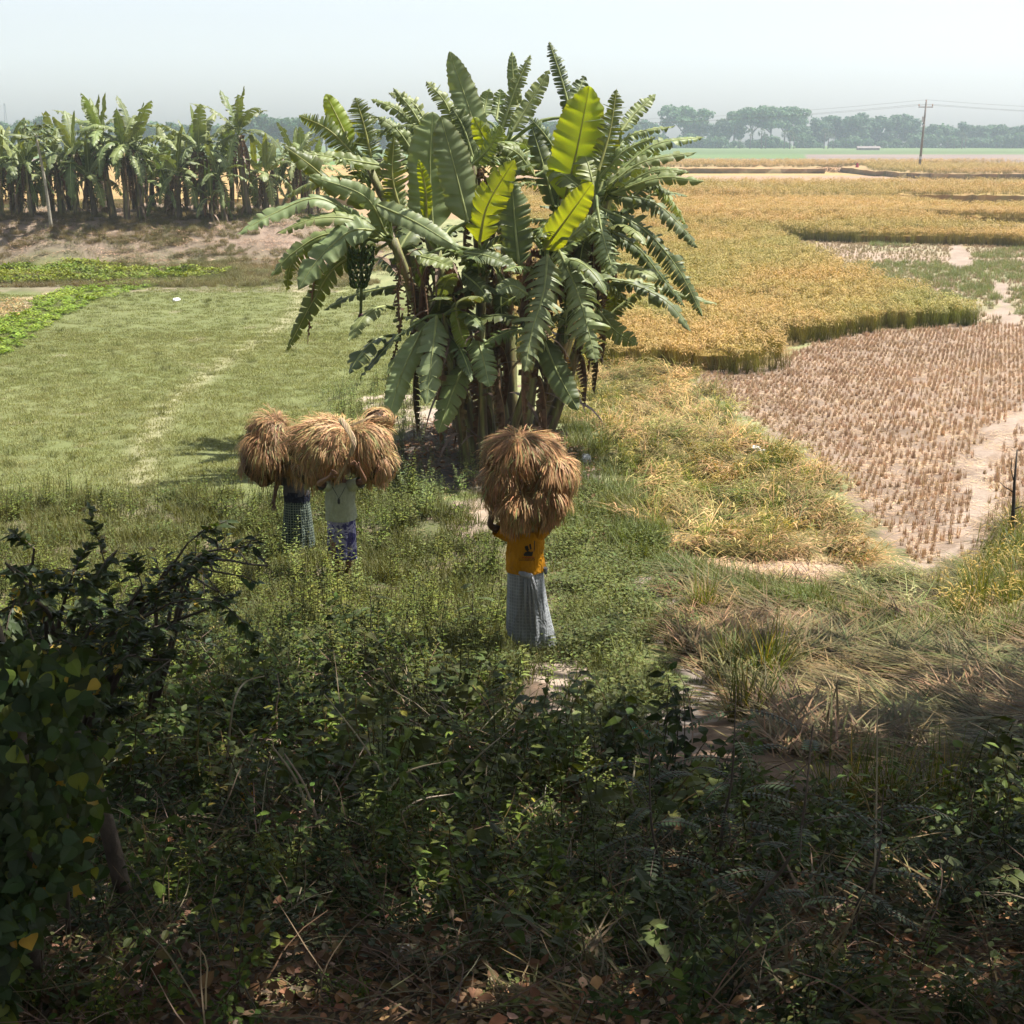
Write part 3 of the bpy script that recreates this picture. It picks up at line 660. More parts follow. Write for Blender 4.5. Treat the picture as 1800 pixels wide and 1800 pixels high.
sc('bank_scrub', K_GRASS, BANK, 11.0, 'dull green and brown scrub over the tall bank', (.95, .88, .85), (1.3, .95, 1.2), .5, 1.1, seed=22, nscale=.25, keep=lambda x, y: (fbm(x*.3, y*.3, 81)-np.clip((y-74)*.014, 0, .12) > .38), cat='scrub')
sc('bank_scrub', K_LOW, BANK, 3.5, 'low dark weeds along the foot of the bank', (.95, .85, .9), (1.4, 1.05, 1.2), .8, 1.5, seed=23, nscale=.3, keep=lambda x, y: (fbm(x*.3, y*.3, 82)-np.clip((y-74)*.03, 0, .2) > .38), cat='scrub')
sc('bank_litter', K_LIT, BANK, 3.0, 'dry dead banana fibre and straw strewn on the bank', (.95, .85, .85), (.7, .6, .6), 1.2, 2.2, seed=24, nscale=.3, keep=lambda x, y: y > 76, cat='litter')
sc('weeds', K_HERB, P_WEED, 7, 'yellow green leafy weeds around the two left carriers', (.88, .84, .60), (.58, .6, .38), .5, 1.3, mind=12.5, seed=25, nscale=.5, amt=.25, keep=lambda x, y: fbm(x*.5, y*.5, 83)+np.clip((20-y)*.05, -.2, .25) > .42)
sc('weeds_grass', K_GRASS, P_WEED, 9, 'fine green grass between the weeds', (.85, .82, .62), (.66, .66, .46), .7, 1.25, mind=12, seed=26, nscale=.5, amt=.2, cat='grass')
sc('weeds_low', K_LOW, P_WEED, 5, 'low leafy weeds under the taller ones', (.9, .88, .7), (.65, .68, .5), .8, 1.3, mind=12, seed=27, nscale=.5, cat='weeds')
sc('low_weeds', K_LOW, P_LOW, 13, 'lush low green weeds beside the grey skirted carrier', (.66, .68, .5), (.95, .92, .65), .7, 1.4, seed=28, nscale=.8, excl=(P_TRACK, P_BARE1), cat='weeds')
sc('low_grass', K_GRASS, P_LOW, 6, 'soft grass mixed with the low weeds', (.7, .72, .6), (.9, .85, .65), .4, 1.1, seed=29, excl=(P_TRACK, P_BARE1), cat='grass')
CLW = wpoly([(560,690),(700,660),(760,700),(720,760),(800,800),(860,860),(760,900),(690,880),(640,800),(570,760)])
sc('bund_weeds', K_HERB, CLW, 4.5, 'dusty green weeds on the bund below the clump', (.85, .95, 1.1), (1.1, 1.05, 1), .6, 1.1, seed=30, nscale=.5, cat='weeds')
CLR = wpoly([(1000,640),(1060,700),(1090,800),(1130,890),(1180,960),(1100,960),(1030,880),(1000,800),(985,700)])
sc('bund_grass', K_GRASS, CLR, 12, 'long green grass at the right side of the clump', (1.0, 1.15, 1.05), (1.5, 1.3, 1.2), .8, 1.4, seed=31, nscale=.5, cat='grass')
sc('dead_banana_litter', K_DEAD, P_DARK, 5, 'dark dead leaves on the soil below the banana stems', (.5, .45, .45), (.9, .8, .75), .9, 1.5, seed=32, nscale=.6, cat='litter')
BARE = (P_BARE1, P_BARE2, P_BARE3, P_BARE4, P_TRACK)
sc('undergrowth', K_BUSH, FG, 9.0, 'dark tangled leafy undergrowth on the slope in front', (.95, 1.0, .95), (2.1, 2.0, 1.15), .35, 1.1, seed=33, nscale=.6, amt=.4, excl=BARE, tilt=.25, keep=lambda x, y: fbm(x*.9, y*.9, 84) > .42, edge=.5)
sc('undergrowth_herbs', K_HERB, FG, 6.0, 'slender leafy herbs rising out of the dark undergrowth', (.6, .62, .42), (1.2, 1.12, .6), .4, 1.2, seed=34, nscale=.6, amt=.3, excl=BARE, tilt=.2, keep=lambda x, y: fbm(x*.5, y*.5, 85)+np.clip((y-12)*.03, -.1, .2) > .46, edge=.5, cat='herbs')
sc('vines', K_HEART, FG, 2.6, 'heart leaved vines creeping over the undergrowth', (1.0, 1.0, 1.0), (2.2, 1.8, .8), .5, 1.3, seed=35, nscale=.7, amt=.3, excl=BARE, tilt=.3, keep=lambda x, y: fbm(x*.6, y*.6, 86) > .48)
sc('undergrowth_low', K_LOW, FG, 7.0, 'small leaved ground weeds under the bushes', (.38, .42, .36), (.8, .75, .5), .8, 1.4, seed=36, nscale=.7, amt=.3, excl=BARE, keep=lambda x, y: fbm(x*.7, y*.7, 87) > .44, cat='weeds')
sc('dry_twigs', K_TWIG, FG, 3.0, 'dry pale twigs and stalks littering the slope', (.9, .85, .8), None, .7, 1.4, seed=37, amt=.3, tilt=.2, cat='twigs')
sc('leaf_litter', K_DEAD, FG, 6.0, 'brown dead leaves covering the slope', (.85, .8, .78), (1.2, 1.0, .85), .7, 1.2, seed=38, amt=.3, tilt=.1)

NEAR = [(-5, 4.3), (5, 4.3), (5.5, 9), (-5.5, 9)]
sc('leaf_litter', K_DEAD, NEAR, 26, 'brown dead leaves thick on the ground nearest the camera', (.55, .5, .46), (.95, .8, .65), .5, 1.0, seed=70, amt=.35, tilt=.12)
sc('dry_twigs', K_TWIG, NEAR, 16, 'tangle of fine dry twigs nearest the camera', (.6, .55, .5), (.95, .9, .85), .35, .8, seed=71, amt=.35, tilt=.25, cat='twigs')
sc('undergrowth_low', K_LOW, NEAR, 11, 'small leaved weeds nearest the camera', (.36, .40, .34), (.8, .78, .5), .6, 1.1, seed=72, nscale=1.1, amt=.35, keep=lambda x, y: fbm(x*.9, y*.9, 88) > .40, cat='weeds')
sc('undergrowth', K_BUSH, NEAR, 9, 'dark leafy weeds nearest the camera', (.85, .9, .85), (1.7, 1.6, 1.0), .25, .6, seed=73, nscale=1.0, amt=.4, tilt=.3, keep=lambda x, y: fbm(x*1.1, y*1.1, 89) > .42)
sc('flattened_straw', K_MAT, NEAR, 5, 'dead grass stalks lying on the slope nearest the camera', (.5, .45, .42), (.75, .66, .55), .4, .8, seed=74, amt=.4, tilt=.2, cat='dry grass', keep=lambda x, y: fbm(x*.8, y*.8, 90) > .45)

MID = [(-6, 15), (4.2, 15), (3.2, 20), (2.2, 24), (1.8, 27.5), (-7, 27.5)]
sc('weeds_grass', K_GRASS, MID, 6, 'thin grass filling the worn ground between the carriers', (.8, .78, .6), (.6, .6, .45), .35, .85, seed=75, nscale=.8, amt=.3, cat='grass', keep=lambda x, y: fbm(x*.7, y*.7, 91) > .36)
sc('straw_litter', K_LIT, MID, 1.5, 'bits of dropped straw on the worn ground between the carriers', (.8, .75, .7), seed=76, smin=.5, smax=1.1, amt=.3)
# ------------------------------------------------------------------ banana plants
GR = (.18, .215, .075); GRD = (.10, .128, .048); GRL = (.17, .22, .075); RIB = (.34, .38, .16); STALK = (.20, .25, .10)
def catmull(P, n):
    P = [Vector(p) for p in P]; P = [P[0]*2-P[1]]+P+[P[-1]*2-P[-2]]; out = []
    segs = len(P)-3
    for i in range(n):
        t = i/(n-1)*segs; k = min(int(t), segs-1); t -= k
        a, b, c, d = P[k:k+4]
        out.append(.5*((2*b)+(c-a)*t+(2*a-5*b+4*c-d)*t*t+(3*b-a-3*c+d)*t*t*t))
    return out
def banana_leaf(petiole, midrib, width, tear=.5, seed=1, face=None, col=GR, fold=.25, rib=RIB, roll=0, droopk=1.0, M=60, pw=.035, dead=False):
    r = random.Random(seed); mb = MB()
    mid = catmull(midrib, M+1)
    L = sum((mid[i+1]-mid[i]).length for i in range(M))
    if petiole: mb.tube(catmull(petiole+[midrib[0]], 8), [pw*(1.25-.05*i) for i in range(8)], 5, STALK if not dead else (.16, .1, .06), 1, cap=False)
    mb.tube(mid, [pw*.85*(1-i/(M+1))+.003 for i in range(M+1)], 5, rib, 1, cap=False)
    up = Vector((0, 0, 1)); fr = []
    for i in range(M+1):
        t = (mid[min(i+1, M)]-mid[max(i-1, 0)]).normalized()
        if face is not None: N = Vector(face)
        else:
            h = Vector((mid[0]-mid[-1]).to_2d().to_3d()); h = h.normalized() if h.length > .05 else Vector((0, -1, 0))
            N = up*(1-abs(t.z))+h*abs(t.z)*(1 if t.z > 0 else -1)
        N = N-t*N.dot(t); N = N.normalized() if N.length > 1e-3 else t.orthogonal().normalized()
        if roll: N = Matrix.Rotation(roll, 3, t) @ N
        fr.append((t, N, t.cross(N)))
    W = width/2
    rp = [r.gauss(0, 1) for _ in range(M+2)]; rp = [(rp[max(0, i-1)]+2*rp[i]+rp[min(M+1, i+1)])/3 for i in range(M+2)]
    ed = [r.uniform(.9, 1.05) for _ in range(M+2)]
    def prof(k): return W*min(1, (k/.13))**.55*(1-max(0, (k-.5)/.5)**2.1)**.8 if k < 1 else 0.0
    for sg in (-1, 1):
        i0 = 0
        while i0 < M:
            mean = M/60*(1.7 if tear > .85 else (3.0 if tear > .6 else (6 if tear > .3 else 20)))
            i1 = min(M, i0+max(1, int(round(r.gauss(mean, mean*.45)))))
            if M-i1 < 2: i1 = M
            fo = fold+r.uniform(-.25, .25)*min(1, tear*1.4); dr = droopk*(.25+.55*tear)*r.uniform(.5, 1.5); lean = .30+r.uniform(-.06, .12)*tear
            tw = r.uniform(-.7, .7)*tear; sh = r.uniform(1-.28*tear, 1.03) if tear > .3 else 1; kc = r.uniform(.9, 1.1)
            ns = 5; cols = []
            for i in range(i0, i1+1):
                t, N, S = fr[i]; w = prof(i/M)*sh*ed[i]; row = []
                # gap: the sides of a torn piece pull in towards its axis
                ctr = (i-(i0+i1)/2)/max(1, (i1-i0))
                dl = L/M
                for j in range(ns):
                    q = j/(ns-1); rr = w*q
                    a = fo-dr*q*1.1
                    rip = rp[i]*q*(.028 if tear < .4 else .014)
                    p = mid[i]+S*sg*(rr*math.cos(a))+N*(rr*math.sin(a)+rip)+t*(rr*lean)
                    if tear > .25: p = p-t*(ctr*dl*(i1-i0)*(.08+.32*tear)*q*q)+N*(ctr*tw*q*w*.35)
                    c = tuple(x*kc*(1+r.uniform(-.035, .035))*(1.0-.04*j) for x in col)
                    if j == ns-1: c = mixc(c, (.25, .22, .06), .25)
                    row.append(mb.vert(p, c))
                cols.append(row)
            for i in range(len(cols)-1):
                for j in range(ns-1):
                    f = (cols[i][j], cols[i+1][j], cols[i+1][j+1], cols[i][j+1])
                    mb.face(f if sg > 0 else f[::-1], 0)
            i0 = i1
    return mb
def leaf_obj(mb, parent, name='leaf', dead=False, young=False):
    return mb.build(name, [M_DEAD if dead else (M_BANY if young else M_BAN), M_HERB], parent, smooth=True)
def trunk_mb(base, top, r0, r1, seed, dark=.5):
    r = random.Random(seed); mb = MB()
    b, t = Vector(base), Vector(top); md = b.lerp(t, .5)+Vector((r.uniform(-.1, .1), r.uniform(-.1, .1), 0))
    pts = catmull([b, md, t], 14); n = 12; rings = []
    for i, p in enumerate(pts):
        k = i/13; rad = r0*(1-k)+r1*k; row = []
        for q in range(n):
            a = q*2*math.pi/n; rr = rad*(1+.07*math.sin(q*2.7+i*.9+seed)+r.uniform(-.03, .03))
            g = r.random()
            c = mixc((.20, .21, .07), (.09, .06, .04), min(1, max(0, dark+.5*math.sin(q*1.9+seed)+(.5-k)*.5+r.uniform(-.3, .3))))
            if g > .9: c = (.30, .22, .09)
            row.append(mb.vert(p+Vector((math.cos(a)*rr, math.sin(a)*rr, 0)), c))
        rings.append(row)
    for i in range(13):
        for q in range(n): mb.face((rings[i][q], rings[i][(q+1) % n], rings[i+1][(q+1) % n], rings[i+1][q]))
    mb.face(rings[-1])
    # old leaf sheaths peeling away
    for s in range(11):
        i = r.randint(2, 12); a = r.uniform(0, 6.28); p = pts[i]+Vector((math.cos(a), math.sin(a), 0))*(r0*1.02)
        mb.blade(p, (math.cos(a)*.5, math.sin(a)*.5, r.uniform(-.6, .8)), r.uniform(.5, 1.2), r.uniform(.08, .2), 1.6, (.16, .10, .06), (.11, .07, .045), 5)
    return mb
def dead_hang(base, seed, L=1.4):
    # shrivelled brown leaf hanging along the stem
    r = random.Random(seed); b = Vector(base); a = r.uniform(0, 6.28); d = Vector((math.cos(a), math.sin(a), 0))
    pts = [b, b+d*.35+Vector((0, 0, .05)), b+d*.5-Vector((0, 0, L*.45)), b+d*.42-Vector((0, 0, L))]
    return banana_leaf(None, pts, .42, .9, seed, face=d, col=jit((.15, .09, .05), .3, r), rib=(.25, .17, .10), fold=-.7, droopk=1.6, M=22, pw=.018, dead=True)

def gen_plant_parts(parent, base, top, nl, Lf, seed, r0=.16, deadn=3, M=30, tearr=(.3, 1), wid=.62, azs=None, erect=1.0):
    r = random.Random(seed); top = Vector(top)
    trunk_mb(base, top, r0, r0*.55, seed, .75).build('pseudostem', M_STEM, parent, smooth=True)
    for k in range(nl):
        az = (azs[k] if azs else k*2.4+r.uniform(-.4, .4)); age = k/max(1, nl-1)
        el = R(84-age*88*r.uniform(.75, 1.15))*erect; L = Lf*r.uniform(.8, 1.12)*(1-.12*abs(age-.4)); bend = .4+age*1.45*r.uniform(.5, 1.3)
        d = Vector((math.cos(az)*math.cos(el), math.sin(az)*math.cos(el), math.sin(el))); hz = Vector((math.cos(az), math.sin(az), 0))
        p = top.copy(); pts = [p.copy()]; n = 7
        for q in range(n):
            p = p+d*(L*.16); pts.append(p.copy())
            d = (d+Vector((0, 0, -bend*.26))+hz*.02).normalized()
        pet, midr = pts[:1], pts[1:]
        c = jit(mixc(GRL, mixc(GR, GRD, r.random()), min(1, age*3+.35)), .15, r)
        tr = 0.1 if k == 0 and r.random() < .7 else r.uniform(*tearr)*(.5+.6*age)
        w = wid*r.uniform(.85, 1.15)*(.45 if k == 0 else 1)
        leaf_obj(banana_leaf(pet, midr, w, min(1, tr), seed*31+k, col=c, M=M, roll=r.uniform(-.35, .35), pw=.03), parent, young=k < 1)
    for k in range(deadn):
        leaf_obj(dead_hang(top-Vector((0, 0, r.uniform(.0, .9))), seed*7+k, r.uniform(.9, 1.9)), parent, 'dead_leaf', True)

# ---- the big clump: stems, crowns and every leaf set out from its own distance
def Z(zx, zy): return 380+zx/2, 40+zy/2
CROWN = {}
def crown_pt(key): return CROWN[key]['c']
stems = [  # key, base(zx,zy at ground), crown(zx,zy), distance of base, distance of crown, radius, label
 ('A', (905,1450), (620,765), 30.2, 30.0, .20, 'banana plant leaning far left with a hanging bunch of green fruit'),
 ('B', (925,1455), (775,800), 30.0, 29.8, .17, 'banana plant left of centre with two very broad upright pale leaves'),
 ('C', (965,1440), (930,810), 30.3, 30.0, .17, 'central banana plant with a torn bright yellow green leaf'),
 ('D', (1060,1430), (1160,800), 29.9, 29.5, .19, 'banana plant whose two ragged feathery leaves hang down in front on the right'),
 ('E', (1120,1440), (1335,610), 30.8, 30.4, .20, 'tall banana plant leaning right with long arching leaves over the rice'),
 ('F', (1140,1450), (1330,930), 30.2, 30.2, .16, 'short banana plant at the right edge of the clump with low drooping leaves'),
 ('G', (1010,1400), (895,480), 32.0, 32.0, .20, 'tall banana plant behind the middle with a high upright pale leaf'),
 ('H', (1080,1400), (1230,520), 32.0, 32.0, .20, 'tall banana plant behind with the big glowing yellow green leaf'),
 ('I', (1040,1380), (1020,430), 33.2, 33.2, .19, 'tallest banana plant at the back of the clump, its dark ragged leaf topping all'),
 ('J', (930,1390), (540,520), 32.8, 32.6, .19, 'banana plant at the back left with dark comb like leaves'),
 ('K', (880,1440), (800,1030), 29.2, 29.0, .12, 'young banana sucker with broad leaves hanging low on the left of the stems'),
 ('L', (945,1440), (935,1090), 29.0, 28.9, .11, 'small banana sucker in the middle with one short hanging leaf'),
 ('M', (1000,1440), (1140,1060), 29.2, 29.0, .12, 'young banana sucker on the right with a dark smooth leaf pointing down'),
 ('N', (860,1440), (690,430), 33.0, 33.0, .18, 'banana plant at the back, its ragged leaves fanned out above the left side'),
 ('O', (1150,1440), (1400,560), 32.6, 32.4, .18, 'banana plant at the back right with leaves reaching over the horizon'),
]
for s in stems:
    key, b, c, Yb, Yc, rad, lab = s
    pb = atY(*Z(*b), Yb); pb.z = float(terrain(pb.x, pb.y))-.05
    pc = atY(*Z(*c), Yc)
    root = empty('banana_plant', pb, lab, 'banana plant', 'banana plants growing together in the big clump')
    CROWN[key] = dict(c=pc-pb, o=root, b=pb)
    trunk_mb((0, 0, 0), pc-pb+Vector((0, 0, .05)), rad, rad*.5, hash_seed := sum(map(ord, key)), .5).build('pseudostem', M_STEM, root, smooth=True)
    n_d = {'A': 3, 'E': 4, 'F': 3, 'J': 4, 'K': 2, 'L': 2, 'M': 2}.get(key, 7)
    for k in range(n_d):
        f = rnd.uniform(.45, .97)
        leaf_obj(dead_hang((pc-pb)*f, hash_seed*5+k, rnd.uniform(.9, 2.2)), root, 'dead_leaf', True)
def TC(p): return (Cv-p).normalized()
LV = [ # crown, [(zx,zy)...] along the midrib, width in px of that picture, tear, dY at start, dY at tip, colour, facing(0 sky..1 camera)
 ('G', [(930,440),(885,290),(820,100)], 105, .15, 0, .3, 'l', .8),
 ('B', [(762,730),(752,520),(762,312)], 150, .1, -.2, .2, 'l', .7),
 ('B', [(885,700),(838,510),(790,330)], 138, .15, -.3, -.1, 'l', .7),
 ('B', [(740,690),(735,580),(712,480)], 40, 0, -.6, -.8, 'y', 1),
 ('H', [(1225,625),(1270,440),(1312,222)], 165, .2, -1.0, -1.2, 'y', .95),
 ('D', [(1150,800),(1235,685),(1325,560)], 95, .1, -.3, -1.2, 'y', .85),
 ('C', [(925,775),(955,640),(1050,480)], 115, .4, -.4, -.8, 'y', .9),
 ('H', [(1195,670),(1150,500),(1110,365)], 95, .5, -.2, .2, 'd', .8),
 ('I', [(1250,330),(1212,190),(1170,65)], 75, .95, 0, .4, 'd', .8),
 ('I', [(1000,390),(1050,235),(1105,112)], 70, .9, 0, .3, 'g', .7),
 ('I', [(1040,385),(1100,285),(1172,165)], 75, .5, -.2, .2, 'g', .7),
 ('I', [(1060,300),(1045,200),(1040,100)], 45, .1, .6, .9, 'l', .9),
 ('I', [(1235,330),(1270,250),(1295,188)], 70, .3, .5, 1, 'd', .7),
 ('E', [(1345,520),(1385,380),(1408,232)], 110, .95, -.2, .3, 'o', .9),
 ('O', [(1425,380),(1475,315),(1545,250)], 60, .4, 0, .6, 'g', .7),
 ('O', [(1345,540),(1450,400),(1615,362)], 60, .9, 0, .3, 'g', .4),
 ('E', [(1335,560),(1430,455),(1545,400)], 75, .85, 0, -.2, 'g', .6),
 ('O', [(1400,540),(1540,430),(1715,402)], 70, .7, -.2, .2, 'g', .45),
 ('E', [(1370,580),(1500,490),(1690,455)], 70, .6, 0, .2, 'g', .5),
 ('E', [(1400,590),(1540,520),(1665,525)], 60, .5, -.2, -.5, 'g', .5),
 ('E', [(1390,600),(1560,545),(1718,558)], 65, .6, -.4, -.9, 'g', .55),
 ('E', [(1370,600),(1530,630),(1620,700),(1695,792)], 105, .85, -.3, -.6, 'd', .3),
 ('E', [(1350,650),(1500,725),(1620,860),(1712,1035)], 115, .9, -.4, -1.0, 'd', .5),
 ('E', [(1360,720),(1480,790),(1570,900),(1650,1000)], 95, .9, -.1, -.3, 'd', .4),
 ('F', [(1360,925),(1460,920),(1590,985),(1672,1090)], 80, .45, 0, -.6, 'd', .35),
 ('F', [(1380,900),(1560,930),(1765,990)], 60, .5, .3, .4, 'g', .4),
 ('D', [(1165,815),(1150,950),(1110,1085),(1085,1228)], 170, .93, -.5, -1.6, 'l', .6),
 ('D', [(1205,800),(1260,920),(1300,1050),(1335,1195)], 170, .93, -.4, -1.4, 'l', .6),
 ('E', [(1340,650),(1362,760),(1400,890)], 130, .9, -.7, -1.5, 'l', .6),
 ('F', [(1335,1000),(1400,1080),(1482,1132)], 85, .5, -.2, -.7, 'g', .8),
 ('M', [(1150,1110),(1200,1230),(1272,1362)], 100, .2, 0, -.7, 'd', .8),
 ('L', [(918,1100),(938,1180),(962,1282)], 105, .35, 0, -.7, 'l', .65),
 ('K', [(775,1030),(760,1160),(738,1345)], 116, .5, -.1, -1.1, 'l', .65),
 ('K', [(720,1085),(650,1240),(605,1395)], 92, .2, -.1, -.9, 'l', .7),
 ('K', [(880,1190),(830,1300),(780,1445)], 108, .45, 0, -.8, 'g', .7),
 ('K', [(700,1060),(620,1120),(505,1250)], 60, .2, .2, .5, 'd', .3),
 ('A', [(600,745),(520,610),(320,535)], 75, .3, -.5, -.9, 'l', .75),
 ('A', [(565,640),(700,700),(865,800)], 80, .25, -.8, -1.6, 'l', .7),
 ('A', [(590,760),(480,692),(340,690),(210,742)], 75, .5, -.4, -.8, 'g', .5),
 ('A', [(560,740),(370,620),(200,672),(72,745)], 85, .35, -.2, -.9, 'l', .45),
 ('J', [(505,490),(400,380),(290,325)], 105, .9, 0, .2, 'o', .8),
 ('J', [(545,470),(520,360),(490,262)], 115, .9, 0, .2, 'o', .85),
 ('N', [(740,400),(690,310),(622,228)], 65, .85, 0, .2, 'g', .6),
 ('N', [(720,400),(640,310),(543,268)], 55, .5, .1, .4, 'g', .6),
 ('B', [(645,650),(620,540),(626,400)], 115, .85, -.6, -.4, 'o', .9),
 ('A', [(600,655),(430,580),(330,500),(238,432)], 90, .5, -.3, -.2, 'o', .6),
 ('J', [(600,505),(420,475),(288,455)], 60, .3, -.3, -.4, 'g', .5),
 ('A', [(590,765),(400,742),(270,810),(190,895)], 75, .5, -.1, -.2, 'g', .5),
 ('A', [(560,730),(470,735),(360,830),(285,942)], 115, .3, -.5, -1.2, 'l', .6),
 ('A', [(560,760),(370,770),(270,840),(248,945)], 90, .8, .1, .2, 'o', .5),
 ('A', [(580,790),(430,850),(345,970),(245,1158)], 95, .7, -.2, -.5, 'o', .7),
 ('A', [(680,920),(560,940),(460,965),(375,1012)], 60, .5, .6, 1.2, 'd', .4),
 ('N', [(860,450),(810,290),(738,205)], 75, .7, 0, .3, 'g', .7),
 ('G', [(905,480),(870,370),(828,295)], 100, .85, -.2, 0, 'd', .8),
 ('N', [(760,410),(700,290),(606,245)], 65, .7, .3, .6, 'g', .6),
 ('J', [(470,430),(430,340),(385,250)], 70, .2, .3, .6, 'y', .8),
 ('F', [(1400,900),(1405,980),(1390,1062)], 95, .8, .4, .3, 'o', .9),
 ('C', [(870,808),(960,822),(1065,868)], 80, .3, -.6, -1.0, 'd', .5),
 ('C', [(720,822),(770,835),(835,862)], 75, .1, -.7, -1.2, 'g', .5),
 ('C', [(865,880),(920,925),(965,985)], 70, .1, -.5, -1.0, 'd', .6),
 ('M', [(1095,955),(1040,925),(985,945)], 75, .2, -.2, -.6, 'l', .6),
 ('D', [(1065,850),(1050,700),(1040,560)], 135, .4, -.1, 0, 'd', .9),
 ('I', [(935,340),(960,230)], 55, .3, .8, 1.1, 'l', .8),
 ('I', [(985,340),(1002,232)], 55, .3, .9, 1.3, 'l', .8),
 ('G', [(880,350),(885,250),(872,155)], 60, .9, .6, .9, 'd', .8),
 ('N', [(700,470),(640,380),(570,330)], 80, .7, -.2, 0, 'g', .6),
 ('G', [(980,470),(950,420),(905,330)], 70, .5, -.5, -.8, 'y', .8),
 ('H', [(1120,540),(1060,460),(990,430)], 80, .6, -.5, -.8, 'g', .6),
 ('H', [(1240,520),(1160,400),(1100,330)], 75, .9, .2, .2, 'd', .7),
 ('G', [(900,500),(960,440),(1000,360)], 100, .95, -.7, -.9, 'g', .8),
 ('C', [(1010,700),(1030,600),(1010,520)], 90, .5, -.2, .0, 'g', .9),
 ('B', [(690,720),(650,640),(600,600)], 80, .5, -.1, .0, 'g', .6),
 ('O', [(1450,620),(1530,570),(1600,600)], 80, .8, .1, .2, 'd', .4),
 ('D', [(1240,760),(1290,720),(1340,690)], 80, .6, -.8, -1.1, 'g', .6),
 ('E', [(1330,700),(1290,780),(1275,880)], 90, .85, -.3, -.6, 'd', .8),
 ('F', [(1250,960),(1230,1040),(1225,1130)], 70, .5, 0, -.3, 'd', .8),
 ('C', [(1010,900),(1000,980),(1010,1060)], 70, .5, 0, -.2, 'd', .8),
 ('K', [(840,1000),(860,1090),(880,1140)], 55, .2, -.2, -.5, 'y', .8),
]
CL = {'g': GR, 'l': (.21, .26, .115), 'd': GRD, 'y': (.235, .30, .05), 'o': (.12, .155, .05)}  # y and o hold backlight in the colour; l also lightens sunlit leaves
for n, (key, pts, w, tear, y0, y1, cc, fc) in enumerate(LV):
    cr = CROWN[key]; pb = cr['b']; Yc = (pb+cr['c']).y; k = len(pts)
    W3 = [atY(*Z(*p), Yc+y0+(y1-y0)*i/(k-1)) for i, p in enumerate(pts)]
    mdp = W3[len(W3)//2]; wm = (w/2)/FPX*(mdp-Cv).length*(1.08 if w > 140 or cc == 'y' else .92)
    if k == 2: W3.insert(1, W3[0].lerp(W3[1], .5)+Vector((0, .08, .02)))
    tc = TC(mdp); upv = Vector((0, 0, 1)); face = (upv*(1-fc)+tc*fc)
    c0 = pb+cr['c']
    pet = [c0-pb]
    if (W3[0]-c0).length > .5: pet.append((c0.lerp(W3[0], .5)+Vector((0, 0, .12*(W3[0]-c0).length)))-pb)
    mb = banana_leaf(pet, [p-pb for p in W3], wm, tear, n*13+5, face=face, col=jit(CL[cc], .1), rib=(.36, .36, .12) if cc in 'yo' else RIB, pw=.034, fold=.18 if fc > .6 else .3, droopk=.8 if fc > .6 else 1.2)
    leaf_obj(mb, cr['o'], young=cc in 'yo')  # y and o leaves painted as backlit share the young leaf material
# fill: leaves at the back and inside of the clump
for n in range(130):
    key = rnd.choice('AABCDDEFGGHIIJJNNOOEBD'); cr = CROWN[key]; az = rnd.uniform(.15, math.pi-.15) if n % 3 else rnd.uniform(math.pi, 6.28); el = R(rnd.uniform(0, 70))
    if key in 'IGN': el = R(rnd.uniform(15, 60))
    d = Vector((math.cos(az)*math.cos(el), math.sin(az)*math.cos(el), math.sin(el))); p = cr['c']-Vector((0, 0, rnd.uniform(0, (1.0 if n % 2 else .2) if n % 3 else 2.0))); L = rnd.uniform(1.4, 2.3)
    pts = [p.copy()]
    bend = rnd.uniform(.5, 1.6)
    for q in range(6): p = p+d*(L/6); pts.append(p.copy()); d = (d+Vector((0, 0, -bend*.22))).normalized()
    leaf_obj(banana_leaf(pts[:1], pts[1:], rnd.uniform(.42, .65), rnd.uniform(.3, .95), n*17+900, col=jit(rnd.choice([GR, GRD, GRD, CL['o']]), .15), M=30, roll=rnd.uniform(-.3, .3)), cr['o'])
# the hanging fruit
def fruit_bunch(parent, at, s=1):
    mb = MB(); a = Vector(at)
    stalk = catmull([a+Vector((.35, 0, .45)), a+Vector((.12, 0, .5)), a+Vector((0, 0, .2)), a, a-Vector((.05, 0, 1.0))], 12)
    mb.tube(stalk, .03, 6, (.12, .15, .05))
    for t in range(8):
        z = .25-t*.10; rr = .26-.008*t-.012*abs(t-3)
        for q in range(11):
            an = q*2*math.pi/11+t*.4; o = Vector((math.cos(an), math.sin(an), 0)); p = a+Vector((-.01*t, 0, z))
            pts = [p+o*.04, p+o*rr*.8+Vector((0, 0, -.02)), p+o*rr*1.15+Vector((0, 0, .05)), p+o*rr*1.15+Vector((0, 0, .13))]
            mb.tube(catmull(pts, 5), [.012, .024, .026, .022, .008], 5, jit((.08, .12, .035), .25))
    mb.build('fruit_bunch', M_HERB, parent, smooth=True)
    mb = MB(); tip = a-Vector((.05, 0, 1.0))
    mb.tube([tip, tip-Vector((0, 0, .06)), tip-Vector((0, 0, .16)), tip-Vector((.02, 0, .28))], [.03, .06, .05, .008], 8, (.09, .03, .04)); mb.build('flower_bud', M_HERB, parent, smooth=True)
cA = CROWN['A']; fruit_bunch(cA['o'], atY(*Z(512, 850), 29.6)-cA['b'])
